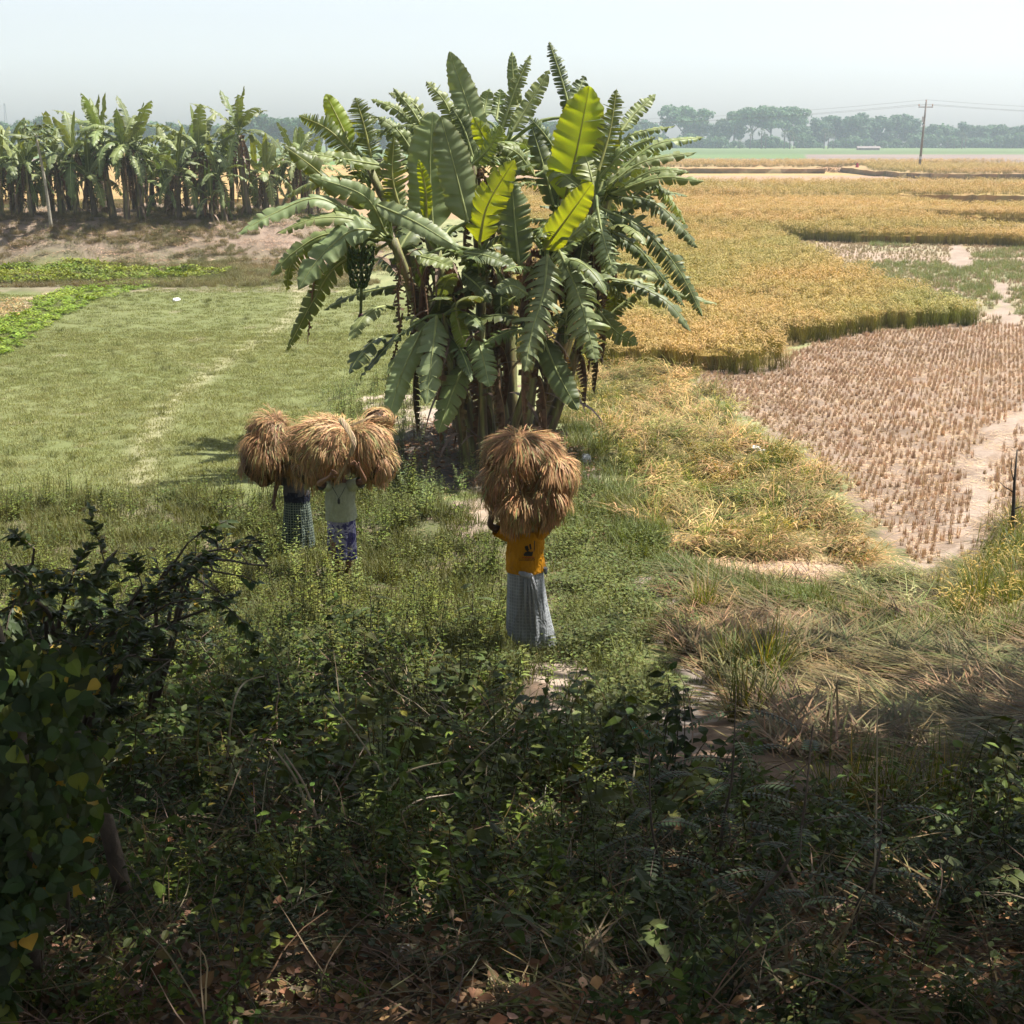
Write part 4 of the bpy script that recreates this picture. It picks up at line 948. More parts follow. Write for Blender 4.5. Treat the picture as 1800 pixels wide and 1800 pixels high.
# yellowed leaf and long brown one hanging at the left
for key, pts, w, c in (('A', [(350,860),(335,980),(320,1135)], 40, (.16,.06,.04)), ('A', [(655,1020),(630,1150),(590,1330)], 34, (.17,.09,.05)), ('F', [(1225,1150),(1235,1230),(1240,1290)], 45, (.45,.26,.04)), ('C', [(930,880),(915,940),(905,1010)], 60, (.45,.24,.03)),
                       ('A', [(700,830),(735,950),(745,1040)], 40, (.20,.13,.09)), ('A', [(650,830),(640,960),(650,1120)], 60, (.13,.08,.055)), ('A', [(680,860),(700,990),(690,1150)], 60, (.12,.07,.05)), ('E', [(1345,640),(1290,760),(1240,900)], 50, (.13,.08,.05))):
    cr = CROWN[key]; pb = cr['b']; W3 = [atY(*Z(*p), (pb+cr['c']).y-.4) for p in pts]
    leaf_obj(banana_leaf(None, [p-pb for p in W3], w/2/FPX*31, .9, len(pts)*w, face=TC(W3[1]), col=c, rib=(.25, .15, .08), fold=-.6, droopk=1.5, M=26, pw=.02), cr['o'], 'dead_leaf', True)
# leaf bases: sheathed upper stalks of the central plants
# ------------------------------------------------------------------ the grove on the bank
GV = []
for v in range(7):
    root = empty('banana_plant', (0, 0, -500), 'x', 'banana plant'); hh = (3.3, 3.8, 2.9, 3.5, 2.2, 4.1, 1.1)[v]
    gen_plant_parts(root, (0, 0, -.2), (rnd.uniform(-.3, .3), rnd.uniform(-.3, .3), hh), (12, 13, 11, 11, 9, 13, 7)[v], (2.8, 3.1, 2.7, 2.9, 2.4, 2.9, 1.9)[v], 40+v, r0=.22 if v < 6 else .10, deadn=(8, 9, 7, 9, 6, 8, 2)[v], M=24, wid=.72 if v < 6 else .5, tearr=(.5, 1.1))
    GV.append(root)
used = set()
def copy_thing(o):
    c = o.copy(); COL.objects.link(c)
    for ch in list(o.children):
        d = ch.copy(); COL.objects.link(d); d.parent = c
        for g in ch.children: e = g.copy(); COL.objects.link(e); e.parent = d
    return c
def put_copy(protos, v, loc, rz, s, label, group):
    o = protos[v] if id(protos[v]) not in used else copy_thing(protos[v])
    used.add(id(protos[v])); o.location = loc; o.rotation_euler = (rnd.uniform(-.05, .05), rnd.uniform(-.05, .05), rz); o.scale = (s, s, s*rnd.uniform(.93, 1.05))
    if label: o['label'] = label
    o['group'] = group; return o
ORD = ['leftmost', 'second', 'third', 'fourth', 'fifth', 'sixth', 'seventh', 'eighth', 'ninth', 'tenth', 'eleventh', 'twelfth', 'thirteenth', 'fourteenth', 'fifteenth', 'sixteenth', 'seventeenth', 'eighteenth', 'nineteenth', 'twentieth', 'twenty first', 'twenty second', 'twenty third', 'twenty fourth', 'twenty fifth', 'twenty sixth']
def ordn(i, what): return f'leftmost {what}' if i == 0 else f'{what}, {ORD[i]} from the left'
# front row standing at the brow of the bank: (px, distance, kind, scale)
rowf = [(-30,86,0,.85),(8,86,2,1.0),(40,86.5,4,1.15),(62,85.5,1,.72),(115,87,2,1.15),(142,86,3,.95),(172,86,4,1.0),(205,86,1,1.12),(228,85.5,5,.95),(254,86,0,1.15),(292,87,6,1.2),(318,86,4,1.05),(362,86.5,3,1.12),(380,85.5,6,1.1),(398,86,2,.85),(440,87,5,1.15),(472,87.5,4,.95),(520,90,0,.9),(548,91,2,.85)]
looks = {0: 'arching banana plant', 1: 'full crowned banana plant', 2: 'spreading banana plant', 3: 'banana plant with hanging dead leaves', 4: 'shorter banana plant', 5: 'tallest kind of banana plant', 6: 'young low banana plant'}
for i, (px, Y, v, s) in enumerate(rowf):
    x = (px-900)/FPX*(Y*.97+1.5); z = float(terrain(x, Y))
    put_copy(GV, v, (x, Y, z), rnd.uniform(0, 6.28), s, ordn(i, looks[v]+' on the bank brow'), 'banana plants along the brow of the bank')
rowb = [(-12,89,4,1.0),(28,91,3,1.0),(62,90,2,1.0),(130,91,0,.95),(98,90,4,1.0),(155,91,1,.85),(190,90,5,1.05),(243,92,0,1.0),(272,91,4,.95),(335,90,5,.8),(350,92,1,.9),(410,92,1,.85),(455,90,4,1.0),(490,93,3,.8),(300,91,2,1.0),(382,91,3,.95),(535,94,5,.9),(565,95,1,.8)]
rowb.sort()
for i, (px, Y, v, s) in enumerate(rowb):
    x = (px-900)/FPX*(Y*.97+1.5); z = float(terrain(x, Y))
    put_copy(GV, v, (x, Y, z), rnd.uniform(0, 6.28), s, ordn(i, looks[v]+' in the back row'), 'banana plants behind the front row on the bank')
# papaya among them
px_x = (95-900)/FPX*(83.5*.97+1.5); root = empty('papaya_tree', (px_x, 83.5, float(terrain(px_x, 83.5))), 'slender pale stemmed papaya tree in front of the banana grove', 'papaya tree')
mb = MB(); mb.tube(catmull([(0, 0, -.2), (-.15, 0, 2.5), (-.45, 0, 5.2)], 10), [.11-.005*i for i in range(10)], 8, (.30, .27, .20)); mb.build('trunk', plain_mat('papaya_bark', (.28, .25, .19), .8, 6, .3), root, True)
mb = MB()
for k in range(22):
    a = k*2.4; el = rnd.uniform(-.3, 1.2); d = Vector((math.cos(a)*math.cos(el), math.sin(a)*math.cos(el), math.sin(el))); p0 = Vector((-.45, 0, 5.2)); p1 = p0+d*rnd.uniform(.6, 1.0)
    mb.tube([p0, p1], .012, 3, (.2, .22, .1), cap=False)
    for q in range(8):
        b = a+(q-3.5)*.5; mb.leaf(p1, (math.cos(b), math.sin(b), rnd.uniform(-.5, .1)), (0, 0, 1), .42, .2, jit((.11, .14, .065), .25), 0, .1, .4)
mb.build('crown', M_HERB, root)
# ------------------------------------------------------------------ trees on the horizon
def crown_mb(lobes, n, size, c, seed, squash=.75):
    r = random.Random(seed); mb = MB()
    for (cx, cyy, cz, rad) in lobes:
        m = int(n*rad*rad)
        for k in range(m):
            u = r.uniform(-1, 1); a = r.uniform(0, 6.283); s = math.sqrt(1-u*u); q = rad*(r.uniform(.55, 1.08)+.1*math.sin(a*4+cx))
            p = Vector((cx+math.cos(a)*s*q, cyy+math.sin(a)*s*q, cz+u*q*squash)); nn = Vector((math.cos(a)*s, math.sin(a)*s, u+.3)).normalized()
            nn = (nn+Vector((r.uniform(-.7, .7), r.uniform(-.7, .7), r.uniform(-.7, .7)))).normalized(); t = nn.orthogonal().normalized(); t = Matrix.Rotation(r.uniform(0, 6.28), 3, nn) @ t; b = nn.cross(t)
            z = size*r.uniform(.5, 1.3); cc = jit(c, .3, r)
            ids = [mb.vert(p+t*z*math.cos(w)*r.uniform(.6, 1.1)+b*z*math.sin(w)*r.uniform(.5, 1), cc) for w in (0, 1.3, 2.5, 3.7, 5.0)]
            mb.face(ids)
    return mb
def tree_kind(kind, seed):
    r = random.Random(seed); root = empty({0: 'broadleaf_tree', 1: 'broadleaf_tree', 2: 'rain_tree', 3: 'slender_tree', 4: 'fan_palm'}[kind], (0, 0, -900), 'x', 'tree')
    if kind == 4:
        root['category'] = 'palm'
        t = MB(); t.tube([(0, 0, -.5), (.1, 0, 5), (.1, 0, 9)], [.4, .32, .3], 7, (.1, .09, .08)); t.build('trunk', M_BARK, root, True)
        mb = MB()
        for k in range(34):
            a = k*2.4; el = r.uniform(-.7, 1.4); d = Vector((math.cos(a)*math.cos(el), math.sin(a)*math.cos(el), math.sin(el))); p = Vector((.1, 0, 9.3))+d*1.7; s = d.orthogonal().normalized(); s = Matrix.Rotation(r.uniform(0, 3), 3, d) @ s
            cc = jit((.07, .095, .05), .25, r)
            for q in range(9):
                b = (q-4)*.3; dd = d*math.cos(b)+s*math.sin(b); mb.blade(p, dd, 1.5, .3, .25, cc, cc, 2)
        mb.build('crown', M_FAR, root); return root
    H = {0: 15, 1: 12, 2: 17, 3: 16}[kind]; W = {0: 7, 1: 6.5, 2: 12, 3: 3}[kind]
    t = MB(); t.tube(catmull([(0, 0, -.5), (r.uniform(-.5, .5), 0, H*.35), (r.uniform(-1, 1), 0, H*.75)], 8), [.45-.05*i for i in range(8)], 7, (.1, .09, .08))
    lobes = []
    for k in range({0: 19, 1: 16, 2: 20, 3: 6}[kind]):
        a = r.uniform(0, 6.28); q = W*math.sqrt(r.random())*.75
        z = H*.5+H*r.uniform(-.36, .30)*(1-.35*q/W) if kind != 2 else H*r.uniform(.62, .95)-q*.15
        rad = r.uniform(.26, .42)*W*(.75 if kind == 2 else 1); lobes.append((math.cos(a)*q, math.sin(a)*q, max(z, rad*.6), rad))
        if k < 5: t.tube([(0, 0, H*.35), (math.cos(a)*q*.5, math.sin(a)*q*.5, (H*.35+z)/2+.5), (math.cos(a)*q, math.sin(a)*q, z)], [.25, .16, .08], 5, (.1, .09, .08))
    t.build('trunk', M_BARK, root, True)
    crown_mb(lobes, 26 if kind != 2 else 18, .62, {0: (.035, .085, .03), 1: (.045, .10, .035), 2: (.055, .12, .04), 3: (.08, .11, .045)}[kind], seed, .8 if kind != 2 else .55).build('crown', M_FAR, root)
    return root
TK = [tree_kind(0, 1), tree_kind(0, 2), tree_kind(1, 3), tree_kind(1, 4), tree_kind(2, 5), tree_kind(2, 6), tree_kind(3, 7), tree_kind(4, 8), tree_kind(4, 9)]
TL = {0: 'dark domed tree', 1: 'tall dense dark tree', 2: 'rounded green tree', 3: 'low bushy tree', 4: 'wide crowned rain tree', 5: 'broad flat topped rain tree', 6: 'thin sparse tree', 7: 'fan palm', 8: 'fan palm'}
def far_tree(v, px, Y, top_py, label, group, dz=0):
    x = (px-900)/FPX*(Y*.967+1.8)
    ztop = CAM_H+Y*math.tan(math.atan((900-top_py)/FPX)-PITCH); H = {0: 13.6, 1: 13.6, 2: 11, 3: 11, 4: 16.2, 5: 16.2, 6: 16, 7: 11, 8: 11}[v]
    put_copy(TK, v, (x, Y, dz), rnd.uniform(0, 6.28), max(.3, ztop/H), label, group)
right = [(1105,830,1,214),(1140,850,0,206),(1165,835,6,190),(1200,830,4,188),(1228,850,1,202),(1262,840,0,212),(1290,830,2,206),(1322,825,4,192),(1352,840,5,190),(1378,850,4,190),(1405,830,2,218),(1440,835,0,206),(1468,840,1,199),(1500,830,0,197),(1518,850,1,200),(1546,835,0,199),(1575,845,1,198),(1600,835,0,206),(1630,850,2,216),(1648,830,2,213),(1675,845,3,222),(1695,835,0,214),(1725,835,1,217),(1752,845,2,216),(1778,835,1,218),(1800,830,0,212),(1830,840,2,214),(1865,845,1,212)]
for i, (px, Y, v, tp) in enumerate(right):
    far_tree(v, px, Y, tp, ordn(i, TL[v]+' in the right hazy tree line') if i < 26 else ('tree last but one at the right end of the hazy tree line' if i == 26 else 'tree at the very right end of the hazy tree line'), 'trees of the hazy tree line on the right')
low = [(1120+i*29+rnd.uniform(-8, 8), 800+rnd.uniform(-15, 15), rnd.choice([2, 3, 3]), 222+rnd.uniform(-6, 9)) for i in range(25)]
for i, (px, Y, v, tp) in enumerate(low):
    far_tree(v, px, Y, tp, ordn(i, 'low bushy tree along the foot of the right tree line'), 'low trees before the hazy tree line on the right', -4.5)
palms = [(1300,770,7,245),(1318,765,8,230),(1338,765,7,229),(1345,770,8,236),(1378,765,7,232),(1388,765,8,230),(1395,770,7,236),(1448,765,8,229),(1455,768,7,234),(1464,765,7,237),(1552,770,8,250),(1664,770,7,247),(1676,772,8,244),(1690,768,8,235),(1696,768,7,240)]
for i, (px, Y, v, tp) in enumerate(palms):
    far_tree(v, px, Y, tp, ordn(i, 'small dark fan palm before the hazy trees'), 'fan palms in front of the tree line')
left = [(-20,600,1,214),(10,640,0,212),(40,600,2,210),(70,610,0,205),(100,600,1,212),(150,640,2,215),(210,620,0,214),(270,620,2,212),(300,600,0,216),(330,640,1,212),(380,620,2,214),(425,600,0,207),(450,610,1,200),(475,600,0,196),(500,620,2,200),(525,600,1,203),(550,620,0,206),(575,600,1,205),(620,640,2,208),(680,640,0,206),(760,650,2,208),(860,650,0,206),(960,650,2,208),(1050,660,0,206)]
for i, (px, Y, v, tp) in enumerate(left):
    far_tree(v, px, Y, tp, ordn(i, TL[v]+' in the blue wood'), 'trees of the blue wood behind the banana grove')
# ------------------------------------------------------------------ utility pole with its wires
M_CONC = plain_mat('weathered_wood_pole', (.16, .14, .12), .8, 4, .3, stretch=(4, 4, .5)); M_WIRE = plain_mat('wire', (.12, .12, .12), .5); M_MET = plain_mat('galvanised', (.45, .46, .47), .4, 6, .15, metal=.6)
M_PORC = plain_mat('porcelain', (.35, .22, .15), .3, 6, .1)
pb = flat(1615, 305); pole = empty('utility_pole', (pb.x, pb.y, 0), 'tall dark utility pole standing in the golden rice strip', 'utility pole')
PH = 12.9; lean = .45
mb = MB(); mb.tube([(0, 0, -.5), (lean*.5, 0, PH*.5), (lean, 0, PH)], [.26, .21, .15], 10); mb.build('post', M_CONC, pole, True)
mb = MB()
for s in (-1, 1): mb.tube([(lean, .12, PH-.9), (lean+s*1.35, .12, PH-.9)], .09, 6)
mb.build('crossarm', M_CONC, pole)
for s in (-1.25, 1.25, 0):
    mb = MB(); zz = PH-.85 if s else PH-.05
    mb.tube([(lean+s, .12, zz), (lean+s, .12, zz+.15), (lean+s, .12, zz+.2), (lean+s, .12, zz+.42), (lean+s, .12, zz+.46)], [.05, .05, .14, .12, .03], 8); mb.build('insulator', M_PORC, pole, True)
mb = MB(); mb.tube([(lean*.8-.35, -.1, PH-2.6), (lean*.8-.35, -.1, PH-3.6)], .16, 8); mb.tube([(lean*.8-.1, -.1, PH-4.0), (lean*.8-.3, -.1, PH-4.4)], .12, 8); mb.build('switch_box', M_MET, pole)
mb = MB(); mb.tube([(.1, 0, 2.6), (.1, 0, 3.1)], .3, 10); mb.tube([(.06, 0, 1.0), (.06, 0, 1.3)], .28, 10); mb.build('metal_band', M_MET, pole)
def wire(a, b, sag, label):
    mb = MB(); a, b = Vector(a), Vector(b); n = 24
    mb.tube([a.lerp(b, i/n)-Vector((0, 0, sag*4*(i/n)*(1-i/n))) for i in range(n+1)], .02, 4); o = mb.build('power_line', M_WIRE)
    tag(o, label, 'power line', 'power lines strung from the utility pole')
for s, (nm) in ((-1.25, 'lower near'), (0, 'topmost'), (1.25, 'lower far')):
    z = PH-.4 if s else PH+.4
    wire((pb.x+lean+s, pb.y+.12, z), (pb.x-118+s, pb.y+75, z-1.5), 2.6, f'{nm} wire running left from the utility pole'.replace('lower near', 'left of the two lower').replace('lower far', 'right of the two lower'))
    wire((pb.x+lean+s, pb.y+.12, z), (pb.x+70+s, pb.y-15, z-1.5), 1.2, f'{nm} wire running right from the utility pole'.replace('lower near', 'left of the two lower').replace('lower far', 'right of the two lower'))
# faint lattice mast beyond the left wood
mx = (42-900)/FPX*960; m = empty('lattice_mast', (mx, 960, 0), 'thin faint lattice mast above the left wood', 'mast')
mb = MB(); zt = 7+960*math.tan(math.atan((900-182)/FPX)-PITCH)
for sx in (-1, 1): mb.tube([(sx*1.6, 0, 0), (sx*.3, 0, zt)], .14, 4)
for k in range(12): z0 = zt*k/12; z1 = zt*(k+1)/12; w0 = 1.6-1.3*k/12; w1 = 1.6-1.3*(k+1)/12; mb.tube([(-w0, 0, z0), (w1, 0, z1)], .1, 3)
mb.build('tower', M_WIRE, m)
# low pale shed and cut sheaves lying in rows far out
g = flat(1485, 262); b = empty('shed', (g.x, 700, 0), 'tiny low pinkish shed at the foot of the far trees', 'shed')
mb = MB()
def box(mb, x0, x1, y0, y1, z0, z1, c=(1, 1, 1), m=0):
    v = [mb.vert((x, y, z), c) for x in (x0, x1) for y in (y0, y1) for z in (z0, z1)]
    for f in ((0, 1, 3, 2), (4, 6, 7, 5), (0, 4, 5, 1), (2, 3, 7, 6), (0, 2, 6, 4), (1, 5, 7, 3)): mb.face([v[i] for i in f], m)
box(mb, -5, 5, 0, 5, 0, 1.0); mb.build('wall', plain_mat('mud_wall', (.30, .22, .18), .9, 1), b)
mb = MB(); a = [mb.vert(p) for p in ((-5.6, -.6, .95), (5.6, -.6, .95), (5.6, 2.5, 1.8), (-5.6, 2.5, 1.8), (5.6, 5.6, .95), (-5.6, 5.6, .95))]; mb.face((a[0], a[1], a[2], a[3])); mb.face((a[3], a[2], a[4], a[5])); mb.build('roof', plain_mat('tin_roof', (.14, .11, .10), .6, 1), b)
SHF = []
for i, (px, py) in enumerate([(1455, 296), (1462, 292), (1470, 297), (1478, 293), (1492, 291), (1500, 294), (1520, 292), (1530, 294), (1545, 291), (1556, 293), (1570, 291), (1582, 293), (1593, 291), (1603, 294), (1628, 292), (1640, 294), (1652, 291), (1664, 293), (1676, 292), (1688, 294)]):
    g = flat(px, py+6)
    if i == 0:
        mb = MB()
        for k in range(260):
            a = rnd.uniform(0, 6.28); rr = rnd.uniform(0, .9); mb.blade((math.cos(a)*rr*1.4, math.sin(a)*rr, rnd.uniform(.1, .8)), (math.cos(a), math.sin(a), .5), rnd.uniform(.5, 1.1), .14, 1.6, jit((.42, .26, .13), .3), jit((.46, .29, .14), .2), 3)
        sh0 = mb.build('rice_sheaf', M_STRAW); o = sh0
    else: o = sh0.copy(); COL.objects.link(o)
    o.location = (g.x, g.y, .1); o.rotation_euler = (0, 0, rnd.uniform(0, 6)); o.scale = (1.1, 1.1, 1.1)
    tag(o, ordn(i, 'orange brown heap of cut rice in the far golden strip'), 'rice sheaf', 'heaps of cut rice lying in the far strip')
# ------------------------------------------------------------------ people carrying sheaves
M_SKIN = plain_mat('skin', (.10, .052, .032), .5, 14, .12, spec=.4)
M_SKIN2 = plain_mat('skin_lighter', (.20, .10, .062), .5, 14, .12, spec=.4)
M_HAIR = plain_mat('hair', (.012, .010, .009), .5, 40, .3)
def cloth(name, base, second=None, check=0, scale=18, kind=None, rough=.85):
    m, n, out = new_mat(name); pb = nd(n, 'ShaderNodeBsdfPrincipled'); pb.inputs['Roughness'].default_value = rough; pb.inputs['Specular IOR Level'].default_value = .15
    tc = nd(n, 'ShaderNodeTexCoord'); no = nd(n, 'ShaderNodeTexNoise'); no.inputs['Scale'].default_value = 7; no.inputs['Detail'].default_value = 4; n.links.new(tc.outputs['Object'], no.inputs[0])
    base_c = nd(n, 'ShaderNodeRGB'); base_c.outputs[0].default_value = (*base, 1); c = base_c.outputs[0]
    if kind == 'check' or kind == 'fine':
        at = nd(n, 'ShaderNodeAttribute', attribute_name='col'); sx = nd(n, 'ShaderNodeSeparateXYZ'); n.links.new(at.outputs['Vector'], sx.inputs[0]); res = []
        for k in (0, 1):
            mu = nd(n, 'ShaderNodeMath', operation='MULTIPLY'); mu.inputs[1].default_value = scale; n.links.new(sx.outputs[k], mu.inputs[0])
            fr = nd(n, 'ShaderNodeMath', operation='FRACT'); n.links.new(mu.outputs[0], fr.inputs[0])
            lt = nd(n, 'ShaderNodeMath', operation='LESS_THAN'); lt.inputs[1].default_value = .28; n.links.new(fr.outputs[0], lt.inputs[0]); res.append(lt.outputs[0])
        mx = nd(n, 'ShaderNodeMath', operation='MAXIMUM'); n.links.new(res[0], mx.inputs[0]); n.links.new(res[1], mx.inputs[1])
        mm = nd(n, 'ShaderNodeMix', data_type='RGBA'); n.links.new(mx.outputs[0], mm.inputs[0]); mm.inputs[6].default_value = (*base, 1); mm.inputs[7].default_value = (*second, 1); c = mm.outputs[2]
    elif kind == 'print':
        vo = nd(n, 'ShaderNodeTexNoise'); vo.inputs['Scale'].default_value = scale; vo.inputs['Detail'].default_value = 2; vo.inputs['Distortion'].default_value = 2.5; n.links.new(tc.outputs['Object'], vo.inputs[0])
        cr = nd(n, 'ShaderNodeValToRGB'); e = cr.color_ramp.elements; cr.color_ramp.interpolation = 'CONSTANT'; e[0].position = 0; e[0].color = (*base, 1); e[1].position = .50; e[1].color = (*second, 1)
        e2 = cr.color_ramp.elements.new(.60); e2.color = (.28, .26, .40, 1); e3 = cr.color_ramp.elements.new(.66); e3.color = (*base, 1); n.links.new(vo.outputs[0], cr.inputs[0]); c = cr.outputs[0]
    mr = nd(n, 'ShaderNodeMapRange'); mr.inputs[1].default_value = .3; mr.inputs[2].default_value = .7; mr.inputs[3].default_value = .82; mr.inputs[4].default_value = 1.12; n.links.new(no.outputs[0], mr.inputs[0])
    vm = nd(n, 'ShaderNodeVectorMath', operation='SCALE'); n.links.new(c, vm.inputs[0]); n.links.new(mr.outputs[0], vm.inputs['Scale']); n.links.new(vm.outputs[0], pb.inputs['Base Color'])
    mpp = nd(n, 'ShaderNodeMapping'); mpp.inputs['Scale'].default_value = (9, 9, 3.5); n.links.new(tc.outputs['Object'], mpp.inputs[0])
    wr = nd(n, 'ShaderNodeTexNoise'); wr.inputs['Scale'].default_value = 1.6; wr.inputs['Detail'].default_value = 3; wr.inputs['Distortion'].default_value = 1.2; n.links.new(mpp.outputs[0], wr.inputs[0])
    bp = nd(n, 'ShaderNodeBump'); bp.inputs['Strength'].default_value = .9; bp.inputs['Distance'].default_value = .05; n.links.new(wr.outputs[0], bp.inputs['Height']); n.links.new(bp.outputs[0], pb.inputs['Normal'])
    n.links.new(pb.outputs[0], out.inputs[0]); return m
def skin_mesh(name, verts, edges, radii, mat, parent, root=0, sub=2):
    me = bpy.data.meshes.new(name); me.from_pydata(verts, edges, []); o = bpy.data.objects.new(name, me); COL.objects.link(o)
    sk = o.modifiers.new('skin', 'SKIN'); sk.use_smooth_shade = True; sk.branch_smoothing = .4
    for i, r in enumerate(radii):
        d = me.skin_vertices[0].data[i]; d.radius = r if isinstance(r, tuple) else (r, r); d.use_root = (i == root)
    ss = o.modifiers.new('sub', 'SUBSURF'); ss.levels = sub; ss.render_levels = sub
    bpy.context.view_layer.update(); dg = bpy.context.evaluated_depsgraph_get(); nm = bpy.data.meshes.new_from_object(o.evaluated_get(dg)); o.modifiers.clear(); o.data = nm; nm.name = name
    nm.materials.clear(); nm.materials.append(mat); nm.polygons.foreach_set('use_smooth', [True]*len(nm.polygons)); o.parent = parent; return o
def person(loc, label, s, arms, legs, skin, headtilt=0, rz=0):
    root = empty('person', loc, label, 'person', 'people carrying rice sheaves', rz); root.scale = (s, s, s)
    V = []; E = []; Rr = []
    def v(p, r, link=None):
        V.append(tuple(p)); Rr.append(r)
        if link is not None: E.append((link, len(V)-1))
        return len(V)-1
    pel = v((0, 0, .95), (.15, .11)); ab = v((0, 0, 1.08), (.13, .10), pel); ch = v((0, .01, 1.28), (.155, .11), ab); nb = v((0, .01, 1.42), (.10, .08), ch)
    nk = v((0, 0, 1.49), .055, nb); hd = v((0, -.015, 1.56), (.07, .08), nk); ht = v((0, -.01, 1.64), (.078, .092), hd); v((0, 0, 1.71), (.05, .06), ht)
    v((0, -.115, 1.585), .016, hd)                                          # nose
    v((-.085, .01, 1.59), .016, hd); v((.085, .01, 1.59), .016, hd)         # ears
    for sg, (el, wr, hn) in zip((-1, 1), arms):
        sh = v((sg*.18, .01, 1.39), .062, nb); e = v(el, .042, sh); w = v(wr, .028, e); W = Vector(wr); H = Vector(hn); D = (H-W).normalized()
        side = D.cross(Vector((0, 1, 0))); side = side.normalized() if side.length > .1 else Vector((1, 0, 0)); nn = D.cross(side)
        pm = v(W+D*.055, (.036, .022), w)
        for q, (off, ln) in enumerate(((-.03, .065), (-.010, .078), (.010, .073), (.029, .058))):
            b = v(W+D*.095+side*off, .0105, pm); m1 = v(W+D*(.095+ln*.5)+side*off*1.15+nn*.010, .0095, b); v(W+D*(.095+ln*.85)+side*off*1.2+nn*.032, .008, m1)
        t1 = v(W+D*.05-side*.045+nn*.012, .012, w); v(W+D*.085-side*.062+nn*.03, .009, t1)
    for sg, (kn, an, toe) in zip((-1, 1), legs):
        hp = v((sg*.09, 0, .88), .088, pel); k = v(kn, .055, hp); cf = v(tuple(Vector(kn).lerp(Vector(an), .35)+Vector((0, .02, 0))), .052, k); a = v(an, .035, cf); v(Vector(an)+Vector((0, .035, -.045)), .03, a)
        f = v(Vector(an).lerp(Vector(toe), .6)-Vector((0, 0, .012)), (.042, .026), a); v(toe, (.036, .015), f)
    body = skin_mesh('body', V, E, Rr, skin, root)
    # hair, eyes, mouth
    mb = MB()
    for k in range(420):
        a = rnd.uniform(0, 6.28); u = rnd.uniform(-.15, 1); q = math.sqrt(max(0, 1-u*u)); p = Vector((math.cos(a)*q*.088, .005+math.sin(a)*q*.105, 1.635+u*.098))
        if p.y < -.055 and p.z < 1.67: continue
        mb.blade(p, (math.cos(a)*.6, math.sin(a)*.6+.3, .1), .035, .012, 1.5, (.012, .01, .009), (.018, .015, .013), 2)
    mb.build('hair', M_HAIR, root)
    for sx in (-.032, .032):
        mb = MB(); mb.tube([(sx-.012, -.098, 1.612), (sx, -.104, 1.612), (sx+.012, -.098, 1.612)], [.003, .008, .003], 8); mb.build('eye', M_HAIR, root, True)
    mb = MB(); mb.tube([(-.022, -.096, 1.545), (0, -.103, 1.543), (.022, -.096, 1.545)], [.002, .006, .002], 6); mb.build('mouth', M_SKIN2, root, True)
    return root
def loft(name, rings, mat, parent, n=72, extra=None):
    # rings: (z, cx, cy, rx, ry, foldamp, foldn, phase)
    mb = MB(); ids = []
    for (z, cx, cyy, rx, ry, fa, fn, ph) in rings:
        row = []
        for q in range(n):
            a = q*2*math.pi/n; f = 1+fa*math.sin(a*fn+ph)+fa*.6*math.sin(a*(fn*1.7+1)+ph*2.1)
            x, y = cx+math.cos(a)*rx*f, cyy+math.sin(a)*ry*f
            zz = z+(extra(a) if extra and z == rings[-1][0] else 0)
            row.append(mb.vert((x, y, zz), (a/6.283*1.2, zz, 0)))
        ids.append(row)
    for i in range(len(ids)-1):
        for q in range(n): mb.face((ids[i][q], ids[i+1][q], ids[i+1][(q+1) % n], ids[i][(q+1) % n]))
    return mb
def shirt(parent, mat, hem, arms, name='shirt', width=1.0):
    rs = []
    for k in range(15):
        t = k/14; z = 1.435*(1-t)+hem*t; rx = (.13+.075*min(1, t*5)-.01*math.sin(t*3.1))*width; ry = (.09+.05*min(1, t*4))*width
        rs.append((z, 0, 0, rx*(1+.07*t), ry*(1+.08*t), .012+.028*abs(math.sin(k*1.3)), 5, k*.55))
    mb = loft(name, rs, mat, parent, extra=lambda a: -.03*max(0, -math.sin(a)))
    for sg, (el, wr, hn) in zip((-1, 1), arms):
        a = Vector((sg*.13, 0, 1.37)); e = Vector(el); m = a.lerp(e, .72)
        mb.tube([a, a.lerp(e, .3), m], [.085, .088, .082], 12, cap=False)
    return mb.build(name, mat, parent, True)
def lungi(parent, mat, top, hem, w0, w1, name='lungi', lean=0, sweep=0, cone=.4):
    mb = MB(); n = 110; ids = []
    for k in range(22):
        t = k/21; row = []
        for q in range(n):
            a = q*2*math.pi/n; fr = max(0, -math.sin(a))
            rx = w0*(1-t)+w1*t; ry = rx*.72
            fold = .022*math.sin(a*9+1.3*t)+.035*t*math.sin(a*6+2+t*1.2)+.05*fr*t*math.sin((a+t*.5)*13)+.03*fr*(1-t)*math.sin((a)*19)
            x = math.cos(a)*rx*(1+fold)+lean*t+sweep*t*t*max(0, math.cos(a)); y = math.sin(a)*ry*(1+fold)
            z = top*(1-t)+hem*t+.13*t**3*max(0, -math.cos(a+.5))-(.0 if t < .9 else (t-.9)*10*.05*max(0, math.cos(a+.6)))
            row.append(mb.vert((x, y, z), (a/6.283*1.4, z, 0)))
        ids.append(row)
    for i in range(21):
        for q in range(n): mb.face((ids[i][q], ids[i+1][q], ids[i+1][(q+1) % n], ids[i][(q+1) % n]))
    return mb.build(name, mat, parent, True)
def leg(sg, ky=-.02, ay=0, ax=.10): return ((sg*.10, ky, .50), (sg*ax, ay, .085), (sg*(ax+.02), ay-.17, .025))

